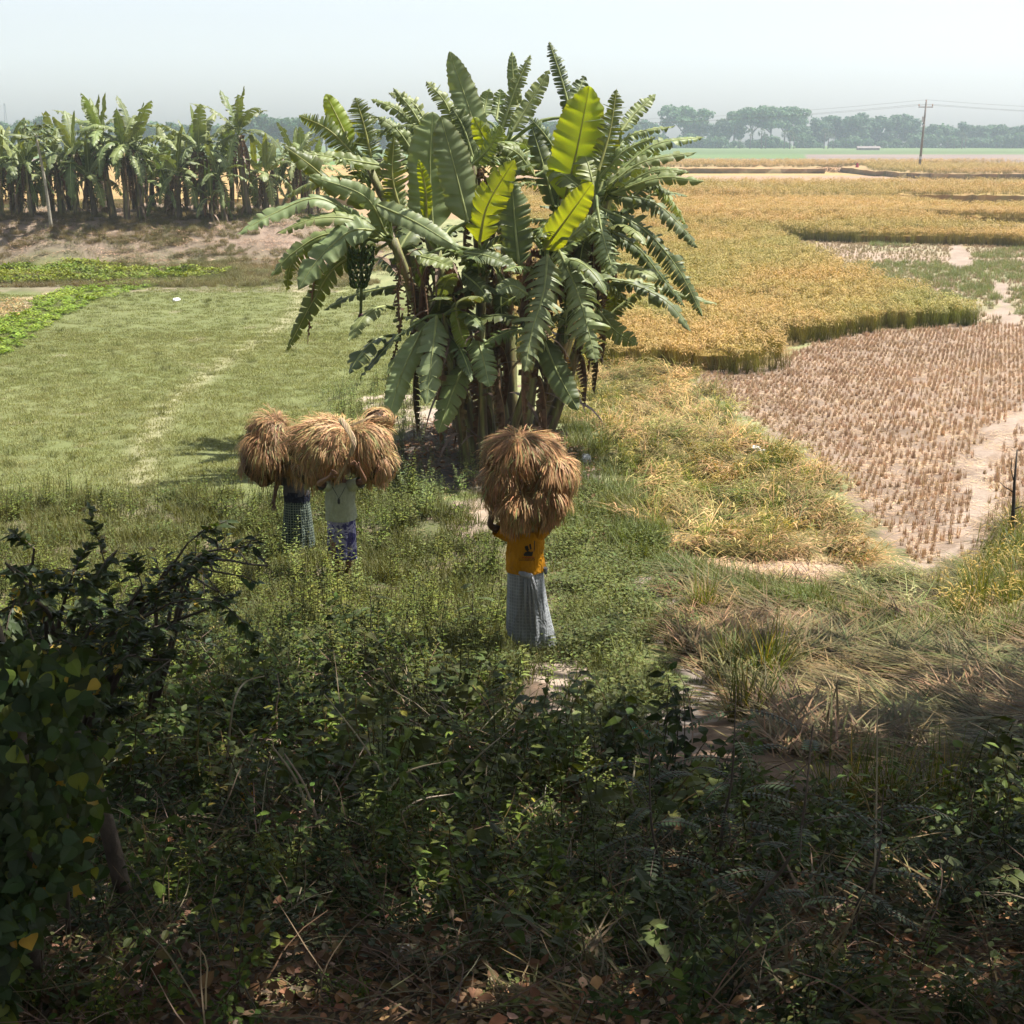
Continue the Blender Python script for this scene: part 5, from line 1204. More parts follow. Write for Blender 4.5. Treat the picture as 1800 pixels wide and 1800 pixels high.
# --- carrier in yellow, nearest
p1 = ground(923, 1146); S1 = 1.10
arms1 = [((-.40, -.10, 1.52), (-.34, -.10, 1.78), (-.26, -.10, 1.87)), ((.34, -.0, 1.64), (.32, .0, 1.84), (.22, .0, 1.92))]
m1 = person(p1, 'person in a yellow printed shirt and long grey checked lungi, head hidden under a sheaf', S1, arms1, [leg(-1, -.03, -.04), leg(1, .05, .12)], M_SKIN)
shirt(m1, cloth('yellow_jersey', (.50, .22, .008)), .99, arms1, width=1.03)
lungi(m1, cloth('grey_check', (.25, .26, .27), (.34, .36, .37), scale=26, kind='fine'), 1.03, .15, .195, .235, lean=.02, sweep=.10)
mb = MB(); mb.tube([(-.07, -.165, 1.0), (-.02, -.19, .985), (.04, -.19, .965), (.075, -.17, .975)], [.018, .035, .034, .018], 8)
for dx, dz in ((-.03, -.55), (.03, -.65), (.09, -.7), (.14, -.5)): mb.tube([(.02+dx*.3, -.165, .96), (.02+dx*.7, -.19, .80), (.03+dx, -.20, .96+dz)], [.022, .018, .008], 6)
mb.build('waist_knot', cloth('grey_cloth_knot', (.30, .31, .32)), m1, True)
mb = MB(); mb.tube([(.19, -.03, 1.02), (.225, -.04, 1.0), (.23, -.04, .94)], [.02, .03, .012], 8); mb.build('tucked_end', cloth('grey_cloth_end', (.22, .23, .25)), m1, True)
def on_shirt(u, z, off=.006): # a point on the front of the shirt
    rx, ry = .225, .155; a = -math.pi/2+u/.2
    return Vector((math.cos(a)*(rx+off), math.sin(a)*(ry+off), z))
M_INK = plain_mat('black_print', (.015, .013, .012), .8); M_RED = plain_mat('red_print', (.30, .04, .02), .8)
mb = MB()
def patch(mb, pts, off=.007):
    ids = [mb.vert(on_shirt(u, z, off)) for u, z in pts]; c = mb.vert(on_shirt(sum(p[0] for p in pts)/len(pts), sum(p[1] for p in pts)/len(pts), off))
    for i in range(len(ids)): mb.face((ids[i], ids[(i+1) % len(ids)], c))
patch(mb, [(-.015, 1.215), (.0, 1.235), (.03, 1.245), (.05, 1.235), (.075, 1.24), (.07, 1.20), (.062, 1.185), (-.01, 1.19), (-.02, 1.2)])
patch(mb, [(-.01, 1.30), (.02, 1.31), (.035, 1.26), (.02, 1.24), (.0, 1.26)]); patch(mb, [(.085, 1.36), (.095, 1.36), (.09, 1.25), (.08, 1.23)]); patch(mb, [(.035, 1.32), (.05, 1.33), (.06, 1.27), (.045, 1.26)])
for row, z in enumerate((1.150, 1.135)):
    u = -.06
    while u < .085:
        w = rnd.uniform(.006, .014); patch(mb, [(u, z), (u, z+.008), (u+w, z+.008+u*.08), (u+w, z)]); u += w+.004
mb.build('shirt_print', M_INK, m1)
mb = MB(); u = -.035
while u < .08: patch(mb, [(u, 1.165), (u, 1.177), (u+.01, 1.177), (u+.01, 1.165)]); u += .014
mb.build('shirt_print', M_RED, m1)
# --- carrier in the pale shirt
p2 = ground(603, 1024); S2 = 1.14
arms2 = [((-.26, -.22, 1.46), (-.08, -.42, 1.60), (-.02, -.46, 1.67)), ((.36, -.22, 1.50), (.31, -.46, 1.74), (.22, -.54, 1.84))]
m2 = person(p2, 'person in a pale green shirt and short purple printed lungi, gripping a twisted straw strap', S2, arms2, [leg(-1, -.10, -.06, .05), leg(1, .02, .05, .06)], M_SKIN2)
shirt(m2, cloth('pale_shirt', (.33, .35, .25)), .93, arms2, width=1.0)
lungi(m2, cloth('purple_print', (.055, .05, .15), (.25, .24, .36), scale=5, kind='print'), .97, .40, .19, .20)
mb = MB(); mb.tube([(-.09, -.14, 1.40), (-.03, -.165, 1.30), (.0, -.17, 1.24), (.05, -.165, 1.32), (.09, -.14, 1.40)], .004, 5); mb.tube([(0, -.172, 1.245), (0, -.178, 1.225), (0, -.176, 1.18), (0, -.172, 1.165)], [.008, .016, .018, .008], 8); mb.build('pendant', M_INK, m2, True)
# --- carrier in the dark vest
p3 = ground(518, 990); S3 = 1.05
p3.y += .5; p3.z = float(terrain(p3.x, p3.y))
arms3 = [((-.32, -.0, 1.17), (-.36, -.06, .93), (-.36, -.07, .85)), ((.38, -.04, 1.60), (.22, -.06, 1.80), (.12, -.06, 1.86))]
m3 = person(p3, 'person in a dark vest and dark checked lungi, one arm hanging down on the left', S3, arms3, [leg(-1, .0, .06), leg(1, -.08, -.10)], M_SKIN)
shirt(m3, cloth('dark_vest', (.075, .07, .075)), 1.05, arms3)
mb = loft('w', [(1.09, 0, 0, .205, .15, .01, 5, 0), (1.0, 0, 0, .212, .155, .02, 5, .5), (.92, 0, 0, .21, .155, .02, 5, 1)], None, None); mb.build('waistband', cloth('navy_waistband', (.010, .011, .022)), m3, True)
lungi(m3, cloth('dark_check', (.018, .030, .032), (.16, .19, .14), scale=24, kind='check'), .95, .22, .20, .27)

# ------------------------------------------------------------------ sheaves of cut rice
def sheaf(mb, c, r, bind, n, seed, lens=(.5, .95), droop=.55, cols=((.27, .145, .062), (.47, .28, .13)), w=.006):
    q = random.Random(seed); c = Vector(c); u0 = Vector(((bind[0]-c[0])/r[0], (bind[1]-c[1])/r[1], (bind[2]-c[2])/r[2])).normalized()
    def P(u, k): return Vector((c.x+u.x*r[0]*k, c.y+u.y*r[1]*k, c.z+u.z*r[2]*k))
    ph = [q.uniform(0, 6.28) for _ in range(6)]
    def cl(u): return Vector((math.sin(u.x*7+ph[0])*math.cos(u.z*6+ph[1]), math.sin(u.y*7+ph[2]), math.sin(u.z*8+ph[3])*math.cos(u.x*9+ph[4])))
    for s in range(n):
        if s % 20 == 0:
            lth = min(abs(q.gauss(0, .9)), 2.0); lax = u0.cross(Vector((q.gauss(0, 1), q.gauss(0, 1), q.gauss(0, 1)))).normalized()
            ltn = Vector((q.gauss(0, .7), q.gauss(0, .7), q.gauss(0, .7))); lL = q.uniform(*lens)*q.uniform(.8, 1.35); llift = q.uniform(-.10, .12) if q.random() < .75 else q.uniform(.12, .42); lrad = q.uniform(.70, 1.04); lcol = q.random()
        th = max(0, lth+q.gauss(0, .09)); ax = (lax+Vector((q.gauss(0, .10), q.gauss(0, .10), q.gauss(0, .10)))).normalized(); ax = (ax-u0*ax.dot(u0)).normalized(); u = (Matrix.Rotation(th, 3, ax) @ u0)
        tang = ax.cross(u).normalized()
        tang = (tang+ltn+Vector((q.gauss(0, .45), q.gauss(0, .45), q.gauss(0, .45)))).normalized()
        rad = lrad+q.uniform(-.06, .04); L = lL*q.uniform(.75, 1.15); n_ = 6; pts = [P(u, rad)]; free = False; p = pts[0]
        lift = llift+q.uniform(-.04, .06)
        if q.random() < .03: lift = q.uniform(.15, .45); L *= .6; tang = (tang+Vector((q.gauss(0, .8), q.gauss(0, .8), q.gauss(.1, .6)))).normalized()
        for i in range(n_):
            d = Vector((tang.x, tang.y, tang.z-droop*(.4+i*.25)))
            d = (d-u*d.dot(u)*(0.8 if not free else 0)).normalized()
            p2_ = p+d*(L/n_*(.55 if free else 1))
            uu = Vector(((p2_.x-c.x)/r[0], (p2_.y-c.y)/r[1], (p2_.z-c.z)/r[2])); m = uu.length
            if uu.z < -.45: free = True
            if free: tang = (tang+Vector((q.gauss(0, .25), q.gauss(0, .25), 0))).normalized()
            if not free and m > 1e-3:
                rad += lift/n_; p2_ = P(uu/m, rad)
            pts.append(p2_); p = p2_; u = uu.normalized(); tang = (d+Vector((q.gauss(0, .16), q.gauss(0, .16), q.gauss(0, .13)))).normalized()
        col = jit(mixc(cols[0], cols[1], lcol), .38, q)
        if q.random() < .12: col = jit((.27, .27, .10), .2, q)
        pr = None; wd = w*q.uniform(.7, 1.3); thick = q.random() < .6
        for i, pp in enumerate(pts):
            t = (pts[min(i+1, n_)]-pts[max(0, i-1)]).normalized(); o = (pp-c); sd = t.cross(o)
            sd = sd.normalized() if sd.length > 1e-5 else Vector((1, 0, 0))
            k = i/n_; ww = wd*(1+(1.0*(k > .55) if thick else 0))*(1 if i < n_ else .2); cc = mixc(col, tuple(x*1.12 for x in col), k)
            a = mb.vert(pp-sd*ww*.5, cc); b = mb.vert(pp+sd*ww*.5, cc)
            if pr: mb.face((pr[0], pr[1], b, a))
            pr = (a, b)
def core(mb, c, r, seed):  # dark inner body, shade between the strands put into its colour
    n1, n2 = 22, 14; ids = []
    for i in range(n2+1):
        v = math.pi*i/n2; row = []
        for j in range(n1):
            a = 2*math.pi*j/n1; k = .84*(1+.12*math.sin(a*3+seed+v*2)+.06*math.sin(a*7+v*5))
            row.append(mb.vert((c[0]+math.sin(v)*math.cos(a)*r[0]*k, c[1]+math.sin(v)*math.sin(a)*r[1]*k, c[2]+math.cos(v)*r[2]*k), jit((.07, .04, .02), .3)))
        ids.append(row)
    for i in range(n2):
        for j in range(n1): mb.face((ids[i][j], ids[i+1][j], ids[i+1][(j+1) % n1], ids[i][(j+1) % n1]))
def bundle(Y, specs, label, seed, strap=None, cols=((.27, .145, .062), (.47, .28, .13))):
    base = atY(specs[0][0][0], specs[0][0][1], Y); root = empty('rice_bundle', base, label, 'rice bundle', 'bundles of cut rice carried on heads')
    for k, (cpx, r, bpx, dy, n, lens, dr) in enumerate(specs):
        c = atY(cpx[0], cpx[1], Y+dy)-base; b = atY(bpx[0], bpx[1], Y+dy-r[1]*.75)-base
        b.y = c.y-r[1]*(.45 if bpx[1] > cpx[1]-30 else .15)
        mb = MB(); core(mb, c, r, seed+k); sheaf(mb, c, r, b, n, seed+k*7, lens, dr, cols)
        mb.build('sheaf', M_STRAW, root)
    if strap:
        mb = MB()
        for pts, rad in strap:
            P = catmull([atY(x, y, Y+d)-base for x, y, d in pts], 24); r0 = max(rad) if hasattr(rad, '__len__') else rad
            for k in range(16):
                a0 = k*.39; kr = rnd.uniform(.5, 1.0)
                mb.tube([p+Vector((math.cos(a0+i*.28), .6*math.sin(a0+i*.28), .8*math.sin(a0+i*.28)))*r0*kr*(1-.35*i/24) for i, p in enumerate(P)], r0*.20, 4, jit((.42, .31, .18), .25))
        mb.build('straw_binding', M_STRAW, root, True)
    return root
Y1 = p1.y
bundle(Y1, [((930, 845), (.42, .40, .50), (930, 775), .08, 4200, (.2,.4), .5),
            ((920, 805), (.47, .42, .30), (905, 775), -.06, 5200, (.22,.45), .5),
            ((972, 842), (.30, .34, .30), (968, 812), -.20, 3600, (.2,.4), .6),
            ((888, 858), (.31, .33, .34), (896, 828), -.22, 3800, (.2,.42), .6),
            ((958, 884), (.30, .30, .30), (955, 858), -.28, 3600, (.2,.38), .8),
            ((915, 898), (.29, .28, .26), (920, 872), -.36, 3200, (.18,.34), .9),
            ((968, 775), (.16, .16, .10), (975, 790), .22, 500, (.15,.28), -.3)], 'tall shaggy stack of brown rice sheaves over the yellow shirted person', 11)
Y2 = p2.y
bundle(Y2+.25, [((563, 780), (.56, .42, .40), (622, 768), 0, 9000, (.3,.6), .25),
            ((648, 793), (.40, .38, .48), (618, 765), 0, 3400, (.25,.5), .4),
            ((565, 800), (.46, .28, .26), (615, 790), -.22, 4200, (.28,.5), .55),
            ((548, 826), (.36, .26, .26), (575, 790), -.12, 1800, (.22,.45), .8),
            ((664, 822), (.30, .26, .28), (650, 785), -.1, 1600, (.22,.42), .8),
            ((665, 740), (.26, .25, .20), (690, 770), .1, 500, (.3, .5), .1)], 'wide tawny rice bundle tied with a twisted straw strap over the pale shirted person', 31,
       strap=[([(600, 738, -.35), (610, 752, -.55), (622, 778, -.72), (616, 800, -.74)], [.035, .04, .045, .05, .05, .05, .05, .045, .04, .04, .03, .02]), ([(618, 748, -.40), (640, 738, -.38), (656, 730, -.3)], .02), ([(616, 797, -.72), (606, 822, -.65), (590, 850, -.6)], .022)], cols=((.30, .175, .08), (.50, .32, .155)))
Y3 = p3.y
bundle(Y3+.1, [((472, 780), (.42, .42, .50), (496, 745), 0, 3600, (.25,.5), .5), ((460, 810), (.38, .34, .46), (480, 775), -.18, 4200, (.22,.45), .7), ((510, 800), (.36, .3, .42), (515, 750), -.1, 900, (.22,.45), .6)], 'rounded dark brown rice bundle, leftmost, over the dark vested person', 51, cols=((.19, .10, .045), (.33, .19, .085)))
# --- far field worker
g = flat(1506, 303); w = empty('person', (g.x, g.y, .3), 'tiny far person in red standing in the golden field left of the pole', 'person')
V = [(0, 0, .9), (0, 0, 1.3), (0, 0, 1.5), (0, -.02, 1.66), (-.2, 0, 1.38), (-.3, -.1, 1.1), (-.15, -.3, 1.0), (.2, 0, 1.38), (.32, -.05, 1.1), (.3, -.2, .9), (-.1, 0, .5), (-.12, 0, .05), (.1, 0, .5), (.12, 0, .05)]
skin_mesh('body', V, [(0, 1), (1, 2), (2, 3), (1, 4), (4, 5), (5, 6), (1, 7), (7, 8), (8, 9), (0, 10), (10, 11), (0, 12), (12, 13)], [.14, .15, .06, .10, .06, .045, .03, .06, .045, .03, .07, .04, .07, .04], M_SKIN, w, sub=1)
mb = loft('d', [(1.45, 0, 0, .18, .14, .02, 4, 0), (1.2, 0, 0, .24, .19, .02, 4, 1), (.9, 0, 0, .28, .22, .03, 4, 2), (.35, 0, 0, .36, .30, .04, 4, 2)], None, None, 24); mb.build('red_dress', cloth('red_cloth', (.35, .02, .05)), w, True)
# ------------------------------------------------------------------ single plants and things in front
def plant(name, px, py, label, cat, f, group=None, Y=None):
    g = ground(px, py) if Y is None else atY(px, py, Y)
    root = empty(name, g, label, cat, group); f(root); return root
def shrub(root_px, Yb, tips, leafc, L, W, label, name='leafy_shrub', shape=0, seed=1, stemc=(.07, .055, .045), r0=.03, nleaf=9, base=None, fern_leaf=False):
    r = random.Random(seed); g = ground(*root_px) if base is None else Vector(base)
    root = empty(name, g, label, 'shrub'); sb = MB(); lb = MB()
    for (px, py, Y) in tips:
        t = atY(px, py, Y)-g; m = t*.5+Vector((r.uniform(-.15, .15), r.uniform(-.15, .15), .18*t.length)); pts = catmull([(0, 0, -.05), m*.55, m, t], 14)
        sb.tube(pts, [r0*(1-k/15) + .003 for k in range(14)], 5, stemc, cap=False)
        for i in range(5, 14):
            p = pts[i]; tw = (pts[min(i+1, 13)]-pts[i-1]).normalized()
            a = r.uniform(0, 6.28); o = tw.orthogonal().normalized(); d = (Matrix.Rotation(a, 3, tw) @ o+tw*.5).normalized(); ln = r.uniform(.12, .38)
            q = [p, p+d*ln*.5+Vector((0, 0, .02)), p+d*ln+Vector((0, 0, r.uniform(-.05, .06)))]; sb.tube(q, [.006, .004, .002], 3, stemc, cap=False)
            for k in range(nleaf):
                u = r.uniform(.2, 1); b = q[0].lerp(q[2], u); a2 = r.uniform(0, 6.28); dd = (d*.7+Vector((math.cos(a2), math.sin(a2), r.uniform(-.3, .4)))).normalized()
                c = jit(leafc if r.random() > .06 else (.32, .24, .04), .35, r)
                lb.leaf(b, dd, (r.uniform(-.5, .5), r.uniform(-.5, .5), 1), L*r.uniform(.6, 1.2), W*r.uniform(.7, 1.2), c, 0, .2, r.uniform(.1, .6), shape)
    sb.build('stem', M_BARK, root, True); lb.build('foliage', M_HERB, root); return root
shrub((110, 1420), 7.5, [(60,965,7.6),(30,1040,7.2),(130,1000,8.2),(205,968,8.6),(250,1030,8.2),(330,955,9),(300,1060,8.4),(350,1000,9),(160,1100,7.8),(60,1130,7.2),(240,1150,8),(390,1060,8.6),(10,990,7.4),(130,1210,7.4),(300,1160,8)], (.065, .088, .036), .085, .045, 'big dark shrub with layered branches against the sunlit meadow at the left', seed=3, nleaf=34)
shrub((255, 1300), 8.2, [(470,995,8.8),(435,960,8.9),(385,1040,8.6),(410,1010,8.7)], (.04, .06, .03), .10, .05, 'long bare stemmed branch slanting up to the right with a dark leafy tip', 'leaning_branch', seed=5, nleaf=4, r0=.022)
# trunk smothered in big heart shaped leaves at the left edge
vb = ground(60, 1700); root = empty('vine_covered_tree', vb, 'vine smothered small tree with big heart shaped leaves at the left edge', 'tree')
tb = MB(); lb = MB(); Yt = vb.y-.6; r = random.Random(9)
for pts, rr in (([(60,1800,Yt+.3),(40,1500,Yt),(20,1250,Yt+.1),(-30,1050,Yt+.2)], .06), ([(215,1560,Yt+1.2),(180,1420,Yt+1.1),(150,1330,Yt+1.1),(100,1220,Yt+1.2)], .045), ([(120,1640,Yt+.5),(117,1500,Yt+.4),(118,1400,Yt+.4)], .012)):
    P = catmull([atY(*p)-vb for p in pts], 14); tb.tube(P, [rr*(1-.03*i) for i in range(14)], 8, (.07, .055, .045))
tb.build('trunk', M_BARK, root, True)
for k in range(2600):
    py = r.uniform(1130, 1850); wx = 80+50*math.sin((py-1100)/150)+(py > 1550)*-30; px = r.gauss(10, wx*.8); Y = Yt+r.uniform(-.5, .35)
    if px < -260 or px > 190: continue
    p = atY(px, py, Y)-vb; c = (.04, .062, .024) if r.random() < .86 else ((.12, .15, .03) if r.random() < .75 else (.34, .22, .04)); s = r.uniform(.03, .075)
    lb.leaf(p, (r.uniform(-.9, .9), r.uniform(-.7, .3), r.uniform(-1, 0)), (r.uniform(-.8, .8), -1, r.uniform(.1, 1.6)), s, s*.9, jit(c, .35, r), 0, r.uniform(.05, .4), r.uniform(-.2, .6), 3)
lb.build('foliage', M_HERB, root)
# feather leaved saplings
def feather(px, py, H, lean, label, seed, nf=12, Lr=(.22, .38), ll=.042, c=(.042, .062, .028)):
    global rnd; g = ground(px, py); root = empty('feather_leaf_sapling', g, label, 'sapling'); r = random.Random(seed); sb = MB(); lb = MB()
    P = catmull([(0, 0, -.05), (lean*.1, .05, H*.3), (lean*.65, -.04, H*.6), (lean*.8, 0, H)], 12); sb.tube(P, [.013*(1-k/14) for k in range(12)], 6, (.07, .055, .045), cap=False)
    for f in range(nf):
        k = 4+int(7*f/nf); p = P[k].copy(); a = f*2.4+r.uniform(-.4, .4); d = Vector((math.cos(a), math.sin(a), r.uniform(.1, .6))).normalized(); L = r.uniform(*Lr); n = 12; q = [p.copy()]; cc = jit(c, .2, r)
        for i in range(n):
            d = (d+Vector((0, 0, -.07))).normalized(); p = p+d*(L/n); q.append(p.copy())
            if i > 1:
                sd = d.cross(Vector((0, 0, 1))).normalized()
                for sg in (-1, 1): lb.leaf(p, sd*sg+d*.3, sd.cross(d), ll, ll*.42, jit(cc, .2, r), 0, .1, .15)
        sb.tube(q, .003, 3, (.1, .1, .05), cap=False)
    sb.build('stem', M_BARK, root, True); lb.build('foliage', M_HERB, root)
feather(1265, 1580, 1.25, .05, 'dark feather leaved sapling left of the bare patch of soil', 1, 14)
feather(1300, 1760, 1.25, .30, 'thin leaning sapling with feathery leaves above the bare path', 2, 12, (.25, .42))
feather(1160, 1620, 1.0, -.1, 'low feather leaved sapling below the green scrap', 3, 10)
feather(1500, 1700, .9, .1, 'small feather leaved sapling right of the paper scrap', 4, 9)
feather(650, 1190, 1.1, .05, 'thin sapling with flat leaf sprays below the pale shirted person', 5, 9, (.2, .35), .06, (.09, .12, .04))
feather(830, 1130, .9, .02, 'small dark stemmed sapling left of the yellow shirted person', 6, 8, (.15, .3), .055, (.09, .12, .04))
# tall single herbs
def herb_single(px, py, h, label, c=(.15, .18, .05), L=(.06, .10), nst=2):
    g = ground(px, py); root = empty('tall_herb', g, label, 'herb', 'tall leafy herbs standing above the other weeds'); mb = MB(); herb(mb, 0, h, L, c, nst, .055, .45); mb.build('foliage', M_HERB, root)
herb_single(512, 1010, (.8, 1.0), 'tall pale herb in front of the checked lungi', (.19, .23, .07), (.06, .09), 4)
herb_single(583, 1035, (.9, 1.1), 'tall pale herb just left of the purple lungi', (.19, .23, .07), (.06, .09), 3)
herb_single(625, 1045, (.7, .9), 'pale herb just right of the purple lungi', (.18, .22, .07), (.06, .09), 3)
herb_single(455, 1010, (.6, .8), 'pale herb at the far left of the three carriers', (.18, .22, .07), (.06, .09), 3)
herb_single(745, 905, (.7, .95), 'pale green herb growing beside the bare mound', (.17, .21, .08), (.06, .09), 4)
herb_single(710, 870, (.7, .95), 'pale herb between the wide bundle and the banana stems', (.16, .20, .09), (.06, .09), 4)
herb_single(905, 1215, (.5, .7), 'leafy herb covering the feet of the yellow shirted person', (.17, .20, .05), (.07, .10), 5)
herb_single(965, 1225, (.4, .55), 'leafy herb right of the grey lungi hem', (.16, .19, .05), (.07, .10), 4)
# arching dry stalks
def stalk(i, pts, rad, label):
    P = [atY(p[0], p[1], p[2]*(.93 if k_ else .99)) for k_, p in enumerate(pts)]; base = P[0].copy(); mb = MB(); mb.tube(catmull([p-base for p in P], 16), [rad*1.25*(1-.045*k) for k in range(16)], 5, jit((.42, .34, .23), .15)); o = mb.build('dry_stalk', M_STRAW); o.location = base; tag(o, label, 'dry stalk', 'pale dry stalks arching over the undergrowth')
stalk(0, [(572,1530,8.6),(545,1440,8.7),(520,1370,8.8),(478,1310,8.9)], .012, 'thick double pale stalk arching up left above the dark hollow, left one')
stalk(1, [(585,1540,8.5),(560,1450,8.6),(535,1380,8.7),(500,1325,8.8)], .011, 'thick double pale stalk arching up left above the dark hollow, right one')
stalk(2, [(720,1530,8.6),(690,1400,9),(640,1310,9.6),(570,1220,10.2)], .010, 'long pale stalk crossing the middle of the undergrowth')
stalk(3, [(625,1500,8.7),(660,1430,8.9),(710,1360,9.1),(800,1335,9.2)], .009, 'pale stalk arching to the right in the middle undergrowth, upper one')
stalk(4, [(640,1520,8.5),(680,1460,8.6),(730,1410,8.8),(800,1395,8.9)], .010, 'pale stalk arching to the right in the middle undergrowth, lower one')
stalk(5, [(400,1440,9.2),(405,1360,9.4),(415,1320,9.5)], .009, 'short upright pale stick left of the double arching stalk')
stalk(6, [(400,1330,9.5),(410,1240,9.9),(430,1200,10.1),(465,1188,10.2)], .008, 'thin hooked pale stalk right of the dark shrub')
stalk(7, [(1105,1480,9),(1110,1400,9.1),(1118,1330,9.3)], .010, 'upright pale stick below the green scrap')
stalk(8, [(1530,1790,6.6),(1535,1600,6.9),(1540,1450,7.2),(1542,1240,7.5)], .008, 'tall thin bare stem rising in front of the flattened straw')
stalk(9, [(1640,1720,7),(1620,1650,7.2),(1600,1580,7.4)], .009, 'short slanting pale stick at lower right')
stalk(10, [(440,1745,5.9),(500,1650,6.4),(530,1560,6.8)], .008, 'pale stick slanting over the litter at lower left')
stalk(11, [(60,1628,6.1),(120,1632,6.3),(190,1640,6.4)], .010, 'horizontal bare stick at lower left beside the big heart leaves')
stalk(12, [(790,1390,9),(840,1330,9.2),(900,1280,9.5)], .007, 'thin pale stalk slanting right below the grey lungi')
stalk(13, [(855,1560,8),(900,1450,8.2),(960,1395,8.3)], .008, 'thin pale stalk arching right in the lower middle')
# bare black sapling in the stubble at the right edge
g = ground(1778, 945); root = empty('bare_sapling', g, 'bare black sapling sticking up at the right edge of the stubble', 'sapling'); mb = MB()
def q(px, py): return atY(px, py, g.y)-g
mb.tube([q(1778,945), q(1781,900), q(1783,850), q(1788,790)], [.04, .034, .025, .01], 6, (.03, .025, .022)); mb.tube([q(1781,865), q(1765,855), q(1755,845)], [.015, .01, .005], 4, (.03, .025, .022)); mb.tube([q(1782,895), q(1795,890), q(1805,893)], [.015, .01, .005], 4, (.03, .025, .022)); mb.tube([q(1783,850), q(1777,825), q(1779,805)], [.012, .01, .005], 4, (.03, .025, .022))
mb.build('stem', plain_mat('black_twig', (.03, .025, .022), .8), root, True)
# rice tussocks standing in the flattened straw
for i, (px, py, s, lab) in enumerate([(1350,1190,1.15,'large green rice tussock standing in the middle of the flattened straw'),(1290,1170,.85,'green tussock just left of the large one'),(1310,1270,1.0,'dark green tussock leaning left above the feathery leaves'),(1235,1075,.95,'green and straw tussock at the corner of the path and the fallen rice'),(1530,1085,.75,'small upright green tussock at the edge of the straw carpet'),(1480,1440,.9,'long bladed green tussock at the lower edge of the straw, left one'),(1560,1430,.8,'long bladed green tussock at the lower edge of the straw, middle one'),(1650,1430,.85,'long bladed green tussock at the lower edge of the straw, right one'),(1720,1060,1.0,'tall green and gold tussock at the path end beside the right edge'),(1790,1050,1.1,'tall green and gold tussock cut by the right edge')]):
    g = ground(px, py); mb = MB()
    for k in range(130):
        x, y = disc(.20); a = ur(0, 6.28); l = ur(.1, .7); c = jit((.11, .14, .03) if rnd.random() < .75 else (.34, .26, .10), .25)
        mb.blade((x, y, 0), (math.cos(a)*l+x*2, math.sin(a)*l+y*2, 1), ur(.5, 1.05), .015, ur(.2, 1.2), mixc(c, (.06, .06, .02), .5), c, 5)
    o = mb.build('grass_tussock', M_HERB); o.location = g; o.scale = (s*.85, s*.85, s*.85); tag(o, lab, 'grass tussock', 'tussocks standing in the fallen rice')
# yellow flower
g = ground(440, 1440); root = empty('flowering_weed', g, 'weed with a cluster of bright yellow flowers in the dark undergrowth', 'flower'); mb = MB(); herb(mb, 0, (.45, .5), (.05, .08), (.06, .08, .03), 2); mb.build('foliage', M_HERB, root)
mb = MB(); fc = atY(437, 1392, g.y)-g
for k in range(9):
    o = Vector((ur(-.05, .05), ur(-.05, .03), ur(-.04, .05)))
    for j in range(5): a = j*1.256; mb.leaf(fc+o, (math.cos(a), -.3, math.sin(a)), (0, -1, .2), .022, .02, (.85, .50, .02), 0, .2, .1, 2)
mb.build('petals', M_HERB, root)
# plastic and stones
def crumple(name, px, py, s, col, label, cat, seed, rough=.5, flatz=.6, transl=0):
    g = ground(px, py); r = random.Random(seed); mb = MB(); ids = []; n1, n2 = 12, 7
    for i in range(n2+1):
        v = math.pi*i/n2; row = []
        for j in range(n1):
            a = 2*math.pi*j/n1; k = r.uniform(.6, 1.15); row.append(mb.vert((math.sin(v)*math.cos(a)*s[0]*k, math.sin(v)*math.sin(a)*s[1]*k, s[2]*(.7+math.cos(v)*k)), jit(col, .08, r)))
        ids.append(row)
    for i in range(n2):
        for j in range(n1): mb.face((ids[i][j], ids[i+1][j], ids[i+1][(j+1) % n1], ids[i][(j+1) % n1]))
    o = mb.build(name, plain_mat(name+'_skin', col, rough, 12, .1)); o.location = g; o.rotation_euler = (0, 0, r.uniform(0, 6)); tag(o, label, cat)
crumple('plastic_bag', 1330, 797, (.20, .12, .10), (.75, .76, .76), 'white plastic bag lying on the fallen rice by the stubble', 'plastic bag', 1)
crumple('plastic_bag', 1030, 812, (.16, .12, .10), (.55, .56, .56), 'greyish white bag half hidden right of the tall straw stack', 'plastic bag', 2)
crumple('paper_scrap', 310, 529, (.30, .16, .08), (.75, .74, .72), 'small white scrap on the far side of the meadow', 'litter', 3)
crumple('stone', 712, 1690, (.055, .045, .045), (.45, .43, .42), 'pale stone lying in the dark litter at lower middle', 'stone', 4, .9)
crumple('green_scrap', 1128, 1296, (.16, .06, .05), (.05, .35, .24), 'torn piece of green plastic among the leaves', 'plastic scrap', 5)
crumple('paper_scrap', 1398, 1632, (.16, .10, .012), (.48, .46, .40), 'flat torn sheet of pale paper on the bare path', 'paper', 6, .9)
crumple('paper_scrap', 1352, 1602, (.06, .04, .012), (.7, .72, .75), 'tiny white scrap just above the torn sheet on the path', 'paper', 7, .9)
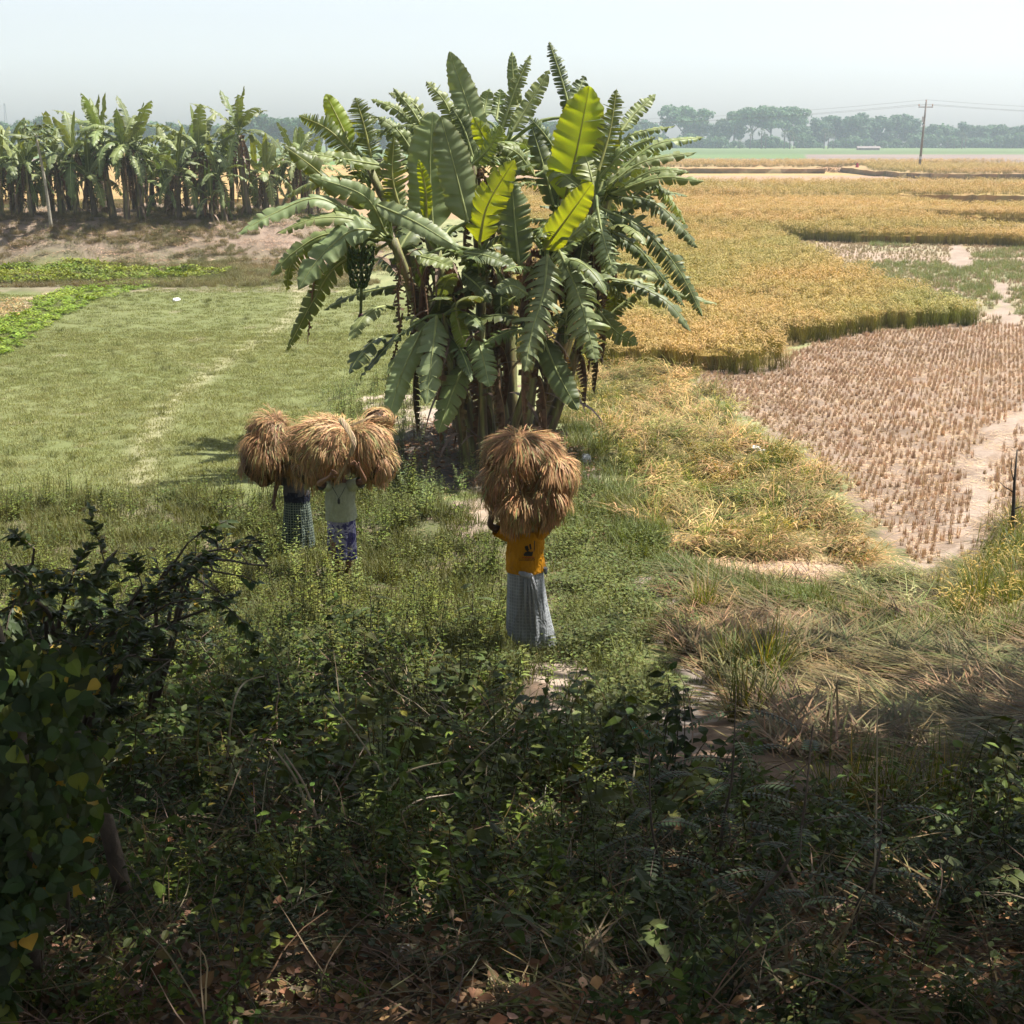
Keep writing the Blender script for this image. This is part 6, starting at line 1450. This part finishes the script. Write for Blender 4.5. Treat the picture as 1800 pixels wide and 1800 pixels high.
# ------------------------------------------------------------------ unseen trees added to shade the slope and screen off sky light
def added_shade_tree(tx, ty, lobes, label, seed):
    r = random.Random(seed); z0 = float(terrain(tx, ty)); root = empty('added_shade_tree', (tx, ty, z0), label, 'tree', 'unseen trees added to shade the slope')
    t = MB(); t.tube(catmull([(0, 0, -.5), (.2, .3, 4), (.1, .5, 8)], 8), [.42-.03*i for i in range(8)], 9, (.1, .08, .06)); lb = MB()
    for (x, y, z, rad, n) in lobes:
        c = Vector((x-tx, y-ty, z-z0)); t.tube(catmull([(.1, .4, 6.5), Vector((.1, .4, 8)).lerp(c, .5)+Vector((0, 0, .8)), c], 7), [.2, .16, .13, .1, .07, .05, .03], 5, (.1, .08, .06))
        for k in range(n):
            u = r.uniform(-1, 1); a = r.uniform(0, 6.28); s = math.sqrt(1-u*u); q_ = rad*r.random()**.4; p = c+Vector((math.cos(a)*s*q_, math.sin(a)*s*q_, u*q_*.35))
            b = r.uniform(0, 6.28); w = r.uniform(.16, .36); lb.leaf(p, (math.cos(b), math.sin(b), r.uniform(-.5, .2)), (r.uniform(-.4, .4), r.uniform(-.4, .4), 1), w*1.5, w, jit((.05, .08, .03), .3, r), 0, .1, .3)
    t.build('trunk', M_BARK, root, True); lb.build('crown', M_HERB, root)
NL = 820
added_shade_tree(-9.5, 1.5, [(-11, 9, 12, 3.2, NL), (-7.5, 12, 12.5, 3.4, NL), (-4, 9.5, 12, 3.2, NL), (-9.5, 16, 12.6, 3.2, 700), (-5.5, 15.2, 12.8, 2.8, 420), (-2, 12.6, 12.6, 3.0, 700), (-9, 18.5, 12.8, 2.6, 260), (-4, 19.5, 13.2, 2.6, 110), (-9, 23.0, 13.6, 3.0, 130), (-5, 5.5, 11.5, 3.0, NL), (-10, 3, 11.5, 3.4, NL), (-7, -2, 11.5, 3.6, NL), (-2, 1, 11.5, 3.4, NL), (-12, -5, 11.5, 3.6, NL), (-1, -6, 11.5, 3.8, NL), (-14, 13, 12, 3.2, NL), (-10.5, 8, 8, 3, NL), (-11.5, 12, 7, 3, NL), (-10, 5, 5.5, 2.6, NL), (-14, 15, 8.5, 3.2, NL), (-12, 10, 4, 2.5, NL), (-13, 20, 13.4, 2.6, 200)], 'unseen tree added at the left, its crown shading the slope', 71)
added_shade_tree(10.5, 3, [(1.5, 9, 12, 3.2, NL), (2, 12.8, 12.6, 3.0, 600), (6, 10, 12.2, 3.4, NL), (7, 13.2, 12.8, 3.0, 600), (11.5, 12, 12.4, 3.4, NL), (5, 5.5, 11.5, 3.0, NL), (4, -2, 11.5, 3.6, NL), (10, 0, 11.5, 3.6, NL), (8, -7, 11.5, 3.8, NL), (11, 6, 11.5, 3.2, NL), (10.5, 8, 8, 3, NL), (12.5, 12, 8, 3, NL), (10, 5, 5.5, 2.6, NL), (13, 9, 4.5, 2.6, NL), (11.5, 14, 12.8, 2.8, 600), (.5, 5, 11.6, 3.0, NL), (2.5, 17.5, 12.8, 3, 150), (6.5, 18, 13, 3.2, 150), (11, 18, 13.2, 3.2, 180)], 'unseen tree added at the right, its crown shading the slope', 72)
# ------------------------------------------------------------------ haze
def haze(density):
    mb = MB(); box(mb, -2800, 2800, -60, 1000, -1.2, 60); m, n, out = new_mat('haze_air'); v = nd(n, 'ShaderNodeVolumePrincipled'); v.inputs['Color'].default_value = (.73, .88, 1.0, 1); v.inputs['Density'].default_value = density; v.inputs['Anisotropy'].default_value = .25
    n.links.new(v.outputs[0], out.inputs['Volume']); o = mb.build('haze', m); o['kind'] = 'stuff'; o['label'] = 'pale blue haze fading the far trees'; o['category'] = 'haze'
haze(.00033)
